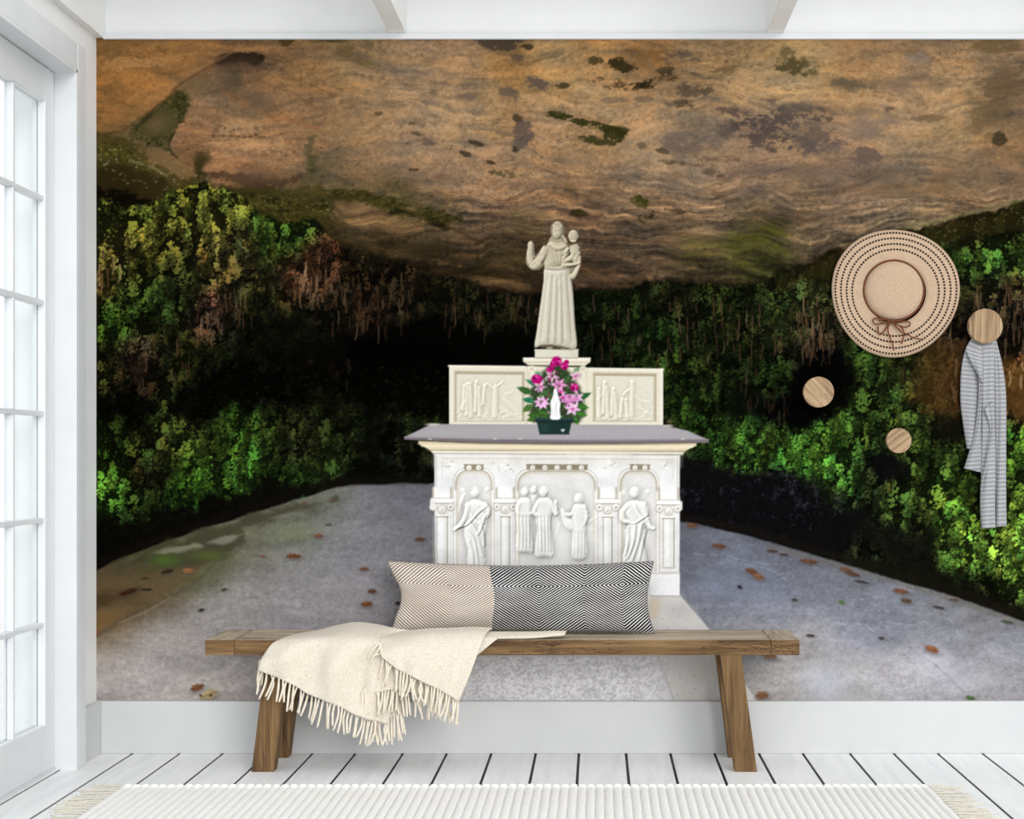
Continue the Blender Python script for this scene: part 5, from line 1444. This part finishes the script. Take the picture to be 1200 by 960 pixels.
def drape(name, ctrl, n=6, th=0.004, fold=0.0, k=3.0, sl_=0.5, crest=0.42, ph=0.0):
    pts = [[tuple(rest(P(*c))) for c in r] for r in ctrl]
    v, f, nr, nc = grid_surface(pts, n)
    if fold:
        for r_ in range(nr):
            t = r_ / (nr - 1)
            for c in range(nc):
                w_ = fold * min(1.0, max(0.0, (t - crest) / 0.3)) * math.sin(2 * math.pi * (k * c / (nc - 1) + sl_ * t) + ph)
                w_ += fold * .35 * min(1.0, max(0.0, (t - crest) / 0.3)) * math.sin(2 * math.pi * (k * 2.3 * c / (nc - 1) - sl_ * t) + 1.0)
                v[r_ * nc + c] = v[r_ * nc + c] + np.array((0, w_ - abs(fold) * min(1.0, max(0.0, (t - crest) / 0.3)), 0))
    o = mesh_obj(name, v, f, M['throw'], throw, True)
    md = o.modifiers.new('thickness', 'SOLIDIFY'); md.thickness = th; md.offset = 0
    return o


# main fall over the left of the seat
A = [
    [(354, 742, 5.06), (372, 739, 5.07), (395, 733, 5.07), (418, 729.5, 5.06), (442, 732, 5.06), (464, 737, 5.0), (484, 739, 4.99)],
    [(336, 747.5, 4.94), (359, 744, 4.955), (387, 741, 4.965), (414, 738, 4.96), (438, 740, 4.965), (462, 743, 4.97), (484, 744, 4.97)],
    [(320, 754, 4.8885), (347, 751, 4.882), (378, 750, 4.885), (408, 750, 4.880), (434, 752, 4.885), (456, 755, 4.885), (476, 757, 4.884)],
    [(310, 767, 4.872), (340, 766, 4.850), (371, 769, 4.874), (401, 772, 4.842), (428, 776, 4.876), (448, 782, 4.868), (466, 786, 4.872)],
    [(305.5, 776, 4.866), (335, 781, 4.842), (366, 790, 4.868), (396, 798, 4.832), (424, 806, 4.874), (446, 813, 4.866), (462, 816, 4.872)],
    [(304, 784, 4.864), (333, 797.5, 4.846), (362, 812, 4.860), (392, 826, 4.840), (420, 838, 4.862), (442, 846, 4.868), (455, 848, 4.874)],
]
drape('cloth_fall', A, 8, fold=0.010, k=3.0, sl_=0.7)
# the folded-over end on top of it
B = [
    [(450, 748, 4.97), (475, 740, 4.97), (500, 737, 4.97), (530, 736, 4.965), (555, 735, 4.965), (577, 736, 4.965)],
    [(446, 754, 4.90), (468, 748, 4.895), (494, 744, 4.89), (522, 743, 4.89), (548, 742, 4.89), (570, 742, 4.89)],
    [(445, 759, 4.862), (467, 757, 4.852), (492, 756, 4.850), (517, 757, 4.850), (543, 757, 4.850), (563, 757, 4.852)],
    [(446, 764, 4.850), (466, 770, 4.838), (488, 774, 4.830), (511, 780, 4.836), (533, 786, 4.828), (552, 788, 4.836)],
    [(448, 769, 4.848), (466, 784, 4.834), (484, 793, 4.824), (503, 802.5, 4.832), (521, 812, 4.822), (538, 821.5, 4.832)],
]
drape('folded_end', B, 8, fold=0.007, k=2.2, sl_=0.4, crest=0.5, ph=1.5)
# inner layer that shows below the fold
D = [
    [(449, 762, 4.874), (472, 768, 4.872), (496, 774, 4.872), (520, 780, 4.872), (545, 786, 4.872)],
    [(438, 782, 4.866), (460, 790, 4.860), (488, 794, 4.862), (514, 800, 4.864), (541, 806, 4.866)],
    [(429, 800, 4.860), (448, 802, 4.852), (474, 804, 4.856), (506, 812, 4.862), (537, 820, 4.866)],
    [(422, 814, 4.856), (443, 811, 4.848), (466, 808, 4.852), (502, 817, 4.862), (536, 824, 4.866)],
]
drape('inner_layer', D)
E = [
    [(440, 800, 4.892), (458, 804, 4.890), (476, 806, 4.890)],
    [(438, 820, 4.886), (456, 824, 4.882), (474, 822, 4.884)],
    [(434, 838, 4.884), (452, 843, 4.878), (472, 833, 4.882)],
]
drape('lower_layer', E, 5)
# the rolled tail that lies along the seat under the cushion
T1 = [
    [(552, 741, 4.965), (585, 741, 4.96), (622, 741, 4.96), (648, 740.5, 4.96), (664, 740, 4.96)],
    [(552, 742, 4.93), (585, 743, 4.935), (622, 742, 4.935), (648, 740.5, 4.935), (663, 741, 4.94)],
    [(556, 747, 4.905), (585, 747.5, 4.905), (622, 746.5, 4.905), (648, 744.5, 4.91), (662, 743.5, 4.92)],
    [(558, 749.5, 4.915), (586, 749.5, 4.915), (622, 748, 4.915), (647, 746, 4.92), (660, 745, 4.93)],
]
drape('rolled_tail', T1, 5, 0.006)
T2 = [
    [(560, 746, 4.893), (572, 747, 4.893), (584, 748, 4.893)],
    [(558, 757, 4.878), (566, 757, 4.880), (575, 755, 4.884)],
    [(555, 768, 4.872), (557, 768, 4.874), (560, 767.5, 4.876)],
]
drape('turned_corner', T2, 5)


def fringe(hem, n, ln, lean, Yo, seed):
    r = random.Random(seed)
    c = catmull(hem, 10)
    for k in range(n):
        t = (k + 0.5) / n * (len(c) - 1)
        i = min(int(t), len(c) - 2)
        p = c[i] + (c[i + 1] - c[i]) * (t - i)
        l = r.uniform(*ln); dx = r.gauss(lean, 2.6)
        Y = p[2] + Yo + r.uniform(-0.003, 0.003)
        bend = r.gauss(0, 1.8)
        pts = [P(p[0], p[1] - 1.2, Y), P(p[0] + dx * .25 + bend, p[1] + l * .35, Y - 0.002), P(p[0] + dx * .6 + bend * .6, p[1] + l * .7, Y), P(p[0] + dx, p[1] + l, Y + r.uniform(-.004, .004))]
        pts = [Vector(q) for q in catmull([tuple(q) for q in pts], 3)]
        m = len(pts)
        v, f = tube_data(pts, [0.0030 + 0.0012 * math.sin(math.pi * j / (m - 1)) for j in range(m)], 6)
        mesh_obj('fringe_strand', v, f, M['strand'], throw, True)


fringe([(304, 784, 4.864), (333, 797.5, 4.846), (362, 812, 4.860), (392, 826, 4.840), (420, 838, 4.862), (440, 845, 4.868)], 34, (24, 33), -5, 0, 1)
fringe([(304, 774, 4.870), (306, 783, 4.868)], 3, (18, 24), -1, 0.006, 2)
fringe([(449, 769.5, 4.848), (466, 784, 4.834), (484, 793, 4.824), (503, 802.5, 4.832), (521, 812, 4.822), (538, 821.5, 4.832)], 26, (24, 31), -4, 0, 3)
fringe([(423, 814, 4.856), (443, 811, 4.848), (466, 808, 4.852)], 14, (24, 32), -3, 0, 4)
fringe([(466, 812, 4.858), (502, 817, 4.862), (536, 824, 4.866)], 17, (22, 28), 1, 0.004, 5)
fringe([(434, 838, 4.884), (452, 843, 4.878), (472, 833, 4.882)], 16, (24, 34), 2, 0, 6)
for (a, b_, c_, d_) in ((441, 757, 431, 772), (444, 761, 434, 778), (446, 765, 438, 770)):
    pts = [P(446, 753, 4.85), P(a, b_, 4.846), P((a + c_) / 2 - 1, (b_ + d_) / 2, 4.842), P(c_, d_, 4.850)]
    pts = [Vector(q) for q in catmull([tuple(q) for q in pts], 4)]
    v, f = tube_data(pts, [0.0032] * len(pts), 6)
    mesh_obj('fringe_strand', v, f, M['strand'], throw, True)

# ------------------------------------------------------------------ rug
RX0, RX1 = -1.545, 1.155
RX0 = (145 - VX) * CAMH / (922.5 - VY); RX1 = (1087 - VX) * CAMH / (922.5 - VY)
RY1 = FPX * CAMH / (922.5 - VY); RY0 = 3.05
rug = empty('ribbed_rug', ((RX0 + RX1) / 2, (RY0 + RY1) / 2, 0), 'ivory ribbed cotton rug with tasselled ends on the white floorboards', 'rug')
nrib = 92
v, f = [], []
prof = []
for k in range(nrib):
    for t, h in ((0.0, 0.0012), (0.13, 0.0072), (0.30, 0.0096), (0.5, 0.0101), (0.70, 0.0096), (0.87, 0.0072)):
        prof.append((RX0 + (RX1 - RX0) * (k + t) / nrib, h))
prof.append((RX1, 0.0035))
ny = 26
rr = random.Random(9)
wob = [[rr.uniform(-0.0007, 0.0007) for _ in range(ny + 1)] for _ in range(nrib + 1)]
for j in range(ny + 1):
    y = RY0 + (RY1 - RY0) * j / ny
    for i, (x, h) in enumerate(prof):
        v.append((x + wob[i // 6][j] * 1.5, y, h + wob[i // 6][j]))
nc = len(prof)
for j in range(ny):
    for i in range(nc - 1):
        f.append((j * nc + i, j * nc + i + 1, (j + 1) * nc + i + 1, (j + 1) * nc + i))
nb = len(v)
v += [(RX0, RY0, 0.001), (RX1, RY0, 0.001), (RX1, RY1, 0.001), (RX0, RY1, 0.001)]
f.append((nb + 3, nb + 2, nb + 1, nb))
f.append(tuple([ny * nc + i for i in range(nc)][::-1] + [nb + 3, nb + 2]))
f.append(tuple(list(range(nc)) + [nb + 1, nb]))
mesh_obj('woven_body', v, f, M['rug'], rug, True)
tv = []
for k in range(5):                                # five shapes of tassel shared by all
    r = random.Random(40 + k)
    vs, fs = [], []
    for q in range(3):
        l = r.uniform(0.085, 0.135); b0 = r.uniform(-.010, .010); b1 = r.uniform(-.016, .016)
        pts = catmull([(0, (q - 1) * .003, .006), (l * .35, (q - 1) * .004 + b0 * .5, .007), (l * .7, (q - 1) * .005 + b0, .005), (l, (q - 1) * .006 + b1, .0045)], 3)
        a, b_ = tube_data([Vector(p) for p in pts], [.0026 - .0010 * i / (len(pts) - 1) for i in range(len(pts))], 5)
        o_ = len(vs); vs += a; fs += [tuple(i + o_ for i in ff) for ff in b_]
    me = bpy.data.meshes.new('tassel'); me.from_pydata([tuple(p) for p in vs], [], fs)
    me.polygons.foreach_set('use_smooth', [True] * len(me.polygons)); me.materials.append(M['tassel']); me.update()
    tv.append(me)
nt_s = int((RY1 - RY0) / 0.032)
for side in (0, 1):
    for k in range(nt_s):
        o = bpy.data.objects.new('tassel', tv[rr.randrange(5)])
        y = RY0 + 0.01 + (RY1 - RY0 - 0.02) * k / (nt_s - 1)
        x = RX0 + 0.004 if side == 0 else RX1 - 0.004
        link(o, rug)
        o.location = Vector((x, y, 0)) - Vector(rug.location)
        o.rotation_euler = (0, 0, (math.pi if side == 0 else 0) + rr.uniform(-.16, .16))
        o.scale = (rr.uniform(.85, 1.1), 1, 1)

# ------------------------------------------------------------------ straw hat on the wall
def ring_mesh(cx, cy, Y, prof, n=72, wav=0.0, phase=0.0):
    """surface of revolution about the viewing normal of the wall; prof = (radius, stand-off)"""
    c = P(cx, cy, Y); vs, fs = [], []
    for (r, h) in prof:
        for k in range(n):
            t = 2 * math.pi * k / n
            ww = wav * (r / prof[0][0]) ** 2
            rr_ = r * (1 + 0.018 * ww * math.sin(3 * t + phase))
            vs.append((c.x + rr_ * math.cos(t), Y - h - ww * 0.006 * (1 + math.sin(2 * t + phase)), c.z + rr_ * math.sin(t)))
    m = len(prof)
    for i in range(m - 1):
        for k in range(n):
            fs.append((i * n + k, i * n + (k + 1) % n, (i + 1) * n + (k + 1) % n, (i + 1) * n + k))
    return vs, fs, c


SW = YM / FPX                                    # metres per pixel on the mural
hat = empty('straw_hat', tuple(P(1048, 343.5, YM - 0.002)), 'wide-brimmed straw sun hat with brown cord bow hung on the mural', 'hat')
HCX, HCY = 1047.6, 343.6
Rb = 75.0 * SW * 0.994
rc_ = 34.0 * SW
prof = [(Rb, 0.010), (Rb * .96, 0.015), (Rb * .85, 0.017), (Rb * .7, 0.018), (Rb * .55, 0.019), (rc_ * 1.05, 0.021)]
vs, fs, c0 = ring_mesh(HCX, HCY, YM, prof, 96, 1.0, 0.6)
o = mesh_obj('brim', vs, fs, M['hat'], hat, True)
md = o.modifiers.new('thickness', 'SOLIDIFY'); md.thickness = 0.003; md.offset = 0
CX, CY = HCX - 0.6, HCY - 3.0
cp_ = [(rc_ * 1.03, 0.018), (rc_ * 1.0, 0.026), (rc_ * .97, 0.034), (rc_ * .92, 0.041), (rc_ * .8, 0.047), (rc_ * .6, 0.051), (rc_ * .35, 0.053), (rc_ * .12, 0.0535), (rc_ * .01, 0.0535)]
vs, fs, _ = ring_mesh(CX - 1.2, CY + .8, YM, cp_, 72)
mesh_obj('crown', vs, fs, M['hat'], hat, True)
cc_ = P(CX - 1.2, CY + .8, YM)
def circ(cx, cz, r, y, n, a0=0): return [Vector((cx + r * math.cos(a0 + 2 * math.pi * k / n), y, cz + r * math.sin(a0 + 2 * math.pi * k / n))) for k in range(n + 1)]
v, f = tube_data(circ(cc_.x, cc_.z, rc_ * 1.035, YM - 0.025, 64), [0.0034] * 65, 6)
mesh_obj('hat_band', v, f, M['ribbon'], hat, True)
for q, rp in enumerate((50.6, 57.2, 64.0, 70.6)):      # rows of openwork stitches round the brim
    n = int(rp * 1.75); vs, fs = [], []
    r = rp * SW
    for k in range(n):
        t0 = 2 * math.pi * k / n; t1 = t0 + 2 * math.pi / n * .66
        rr_ = Rb
        b0 = len(vs)
        for (tt, dr, dy) in ((t0, -.0034, 0), (t1, -.0034, 0), (t1, .0034, 0), (t0, .0034, 0)):
            ww = (r / Rb) ** 2
            R_ = (r + dr) * (1 + 0.018 * ww * math.sin(3 * tt + .6))
            hst = np.interp(r, [p[0] for p in prof][::-1], [p[1] for p in prof][::-1])
            y = YM - hst - ww * 0.006 * (1 + math.sin(2 * tt + .6)) - 0.0021
            vs.append((c0.x + R_ * math.cos(tt), y, c0.z + R_ * math.sin(tt)))
        for (tt, i) in ((0, 0), (0, 1), (0, 2), (0, 3)):
            vs.append((vs[b0 + i][0], vs[b0 + i][1] + 0.0016, vs[b0 + i][2]))
        fs += [(b0 + 3, b0 + 2, b0 + 1, b0), (b0, b0 + 1, b0 + 5, b0 + 4), (b0 + 1, b0 + 2, b0 + 6, b0 + 5), (b0 + 2, b0 + 3, b0 + 7, b0 + 6), (b0 + 3, b0, b0 + 4, b0 + 7)]
    o = mesh_obj('stitch_row', vs, fs, M['stitch'], hat); o['kind'] = 'stuff'
YB_ = YM - 0.034
def cord(name, pix, parent, w=0.0026):
    pts = [Vector(p) for p in catmull([tuple(P(x, y, YB_ + dy)) for (x, y, dy) in pix], 6)]
    v, f = tube_data(pts, [w] * len(pts), 6)
    return mesh_obj(name, v, f, M['ribbon'], parent, True)
bow = empty('bow', tuple(P(1044.5, 376, YB_)), None, None)
bow.parent = hat; bow.location = Vector(bow.location) - Vector(hat.location)
def bcx(x): return 900 + x / 3.557
def bcy(y): return 250 + y / 3.557
def bc(l): return [(bcx(x), bcy(y), 0.002 * math.sin(i)) for i, (x, y) in enumerate(l)]
cord('loop', bc([(515, 452), (480, 442), (445, 438), (437, 450), (448, 462), (480, 458), (515, 452)]), bow)
cord('loop', bc([(515, 452), (550, 450), (585, 452), (592, 465), (575, 474), (545, 468), (515, 452)]), bow)
cord('loop', bc([(512, 452), (488, 458), (474, 448), (462, 446)]), bow)
cord('tail', bc([(510, 452), (500, 480), (505, 510), (518, 540), (525, 572)]), bow)
cord('tail', bc([(520, 452), (545, 485), (580, 505), (610, 520), (640, 525)]), bow)
cord('tail', bc([(522, 455), (560, 480), (565, 515), (556, 545)]), bow)
cord('tail', bc([(505, 454), (492, 480), (470, 505), (460, 495), (458, 470)]), bow)
v, f = tube_data([P(1043, 376.5, YB_ - .001), P(1047, 376.5, YB_ - .001)], [0.0045, 0.0045], 8)
mesh_obj('knot', v, f, M['ribbon'], bow, True)

# ------------------------------------------------------------------ round wooden wall knobs
def knob(px, py, rpx, label, rot):
    Yk = YM - 0.045
    r = rpx * Yk / FPX
    c = P(px, py, Yk)
    root = empty('wall_knob', (c.x, YM, c.z), label, 'knob', 'round wooden wall knobs')
    def disc(name, prof, mat, n):
        vs, fs = [], []
        for (rr_, y) in prof:
            for k in range(n):
                t = 2 * math.pi * k / n
                vs.append((rr_ * math.cos(t), y, rr_ * math.sin(t)))
        for i in range(len(prof) - 1):
            for k in range(n):
                fs.append((i * n + k, i * n + (k + 1) % n, (i + 1) * n + (k + 1) % n, (i + 1) * n + k))
        fs.append(tuple(range(n))); fs.append(tuple((len(prof) - 1) * n + k for k in range(n))[::-1])
        me = bpy.data.meshes.new(name); me.from_pydata(vs, [], fs); me.materials.append(mat); me.update()
        o = link(bpy.data.objects.new(name, me), root)
        return o
    d = disc('disc', [(r * .97, -0.045), (r, -0.043), (r, -0.027), (r * .96, -0.025)][::-1], M['knob'], 56)
    d.rotation_euler = (0, rot, 0)
    disc('peg', [(0.011, -0.0255), (0.011, 0.0)][::-1], M['metal'], 24)
    return root


knob(1155, 382, 20.3, 'largest round pale wood wall knob, holding the grey scarf', 0.0)
knob(959.5, 459.5, 18.0, 'middle-sized round wood wall knob with slanting grain, nearest the hat brim', -0.75)
knob(1053.5, 516.5, 14.7, 'smallest round wood wall knob, hanging below the straw hat', 0.9)

# ------------------------------------------------------------------ scarf
def scarf_mat():
    m, nt, b = mat_new('grey_striped_cotton', 0.95, 0.05)
    tc = N(nt, 'ShaderNodeTexCoord'); sx = N(nt, 'ShaderNodeSeparateXYZ')
    nt.links.new(tc.outputs['UV'], sx.inputs[0])
    s = math_n(nt, 'PINGPONG', sx.outputs[1], 0.5)
    nz = noise_n(nt, tc.outputs['UV'], 30, 2)
    s2 = math_n(nt, 'ADD', s, math_n(nt, 'MULTIPLY', math_n(nt, 'SUBTRACT', nz, .5), .10))
    nt.links.new(ramp(nt, s2, [(0.05, srgb(186, 187, 189)), (0.12, srgb(146, 147, 149)), (0.5, srgb(138, 139, 141))]), b.inputs['Base Color'])
    bump(nt, b, noise_n(nt, tc.outputs['UV'], 60, 2), .2, .001)
    return m


M['scarf'] = scarf_mat()
scarf = empty('striped_scarf', tuple(P(1153, 395, YM - 0.03)), 'grey scarf with thin white stripes hanging from the largest wood knob', 'scarf')


YS = YM - 0.012


def sheet(name, left, right, Y, bulge, slope=0.0, n=14, m=44):
    """a hanging fold: left and right edges given top to bottom, bowed towards the room"""
    lc = catmull(left, 8); rc = catmull(right, 8)
    def at(c, t):
        t *= len(c) - 1; i = min(int(t), len(c) - 2); return c[i] + (c[i + 1] - c[i]) * (t - i)
    vs, fs, uvs = [], [], []
    off = Vector(scarf.location)
    for j in range(m + 1):
        a, b_ = at(lc, j / m), at(rc, j / m)
        for i in range(n + 1):
            u = i / n
            x = a[0] + (b_[0] - a[0]) * u; y = a[1] + (b_[1] - a[1]) * u
            d = bulge * math.sqrt(max(0, 1 - (2 * u - 1) ** 2)) + 0.0025 * math.sin(3 * u * math.pi + j * .12)
            fd = min(1.0, max(0.0, (y - 400) / 30.0))
            vs.append(P(x, y, YS + (Y - d - YS) * (0.12 + 0.88 * fd)) - off); uvs.append((u * 3, (y + slope * (x - a[0])) / 4.9))
    for j in range(m):
        for i in range(n):
            fs.append((j * (n + 1) + i, (j + 1) * (n + 1) + i, (j + 1) * (n + 1) + i + 1, j * (n + 1) + i + 1))
    me = bpy.data.meshes.new(name); me.from_pydata([tuple(v) for v in vs], [], fs)
    uv = me.uv_layers.new(name='UVMap')
    for lp in me.loops: uv.data[lp.index].uv = uvs[lp.vertex_index]
    me.polygons.foreach_set('use_smooth', [True] * len(me.polygons)); me.materials.append(M['scarf']); me.update()
    o = link(bpy.data.objects.new(name, me), scarf)
    md = o.modifiers.new('thickness', 'SOLIDIFY'); md.thickness = 0.002; md.offset = 0
    return o


sheet('fold', [(1139, 396), (1132, 408), (1126.5, 432), (1125.5, 470), (1129, 500), (1133, 526)], [(1151, 396), (1151, 408), (1151, 432), (1151, 470), (1151, 500), (1151, 528)], YS, 0.009, -.1)
sheet('fold', [(1147, 398), (1146, 432), (1147, 462), (1143, 500), (1137, 525), (1129.5, 549)], [(1152, 398), (1152, 432), (1152, 462), (1151.5, 500), (1151, 525), (1150.5, 554)], YS - 0.014, 0.008, .1)
sheet('fold', [(1151, 394), (1151, 440), (1151, 500), (1150, 550), (1148.5, 590), (1150, 619.5)], [(1165, 394), (1165.5, 440), (1166, 500), (1166.5, 550), (1166, 590), (1166.5, 618.5)], YS - 0.020, 0.010, .08)
sheet('fold', [(1164, 394), (1165, 440), (1166, 500), (1166, 550), (1166, 590), (1166, 617.5)], [(1166, 394), (1175, 430), (1179, 465), (1179, 520), (1179, 580), (1179.5, 616.5)], YS - 0.004, 0.010, .05)
sheet('fold', [(1142, 390), (1136, 402), (1132, 410), (1138, 424), (1144, 436), (1150.5, 448)], [(1151.5, 392), (1151.5, 402), (1151.5, 412), (1151.5, 424), (1151.5, 436), (1151.5, 449)], YS - 0.026, 0.006, -.35)
sheet('fold', [(1153, 480), (1160, 500), (1158, 520), (1154, 545), (1151, 560), (1149, 575)], [(1164, 470), (1165, 500), (1162, 520), (1157, 545), (1153, 560), (1150, 576)], YS - 0.034, 0.004, .1)
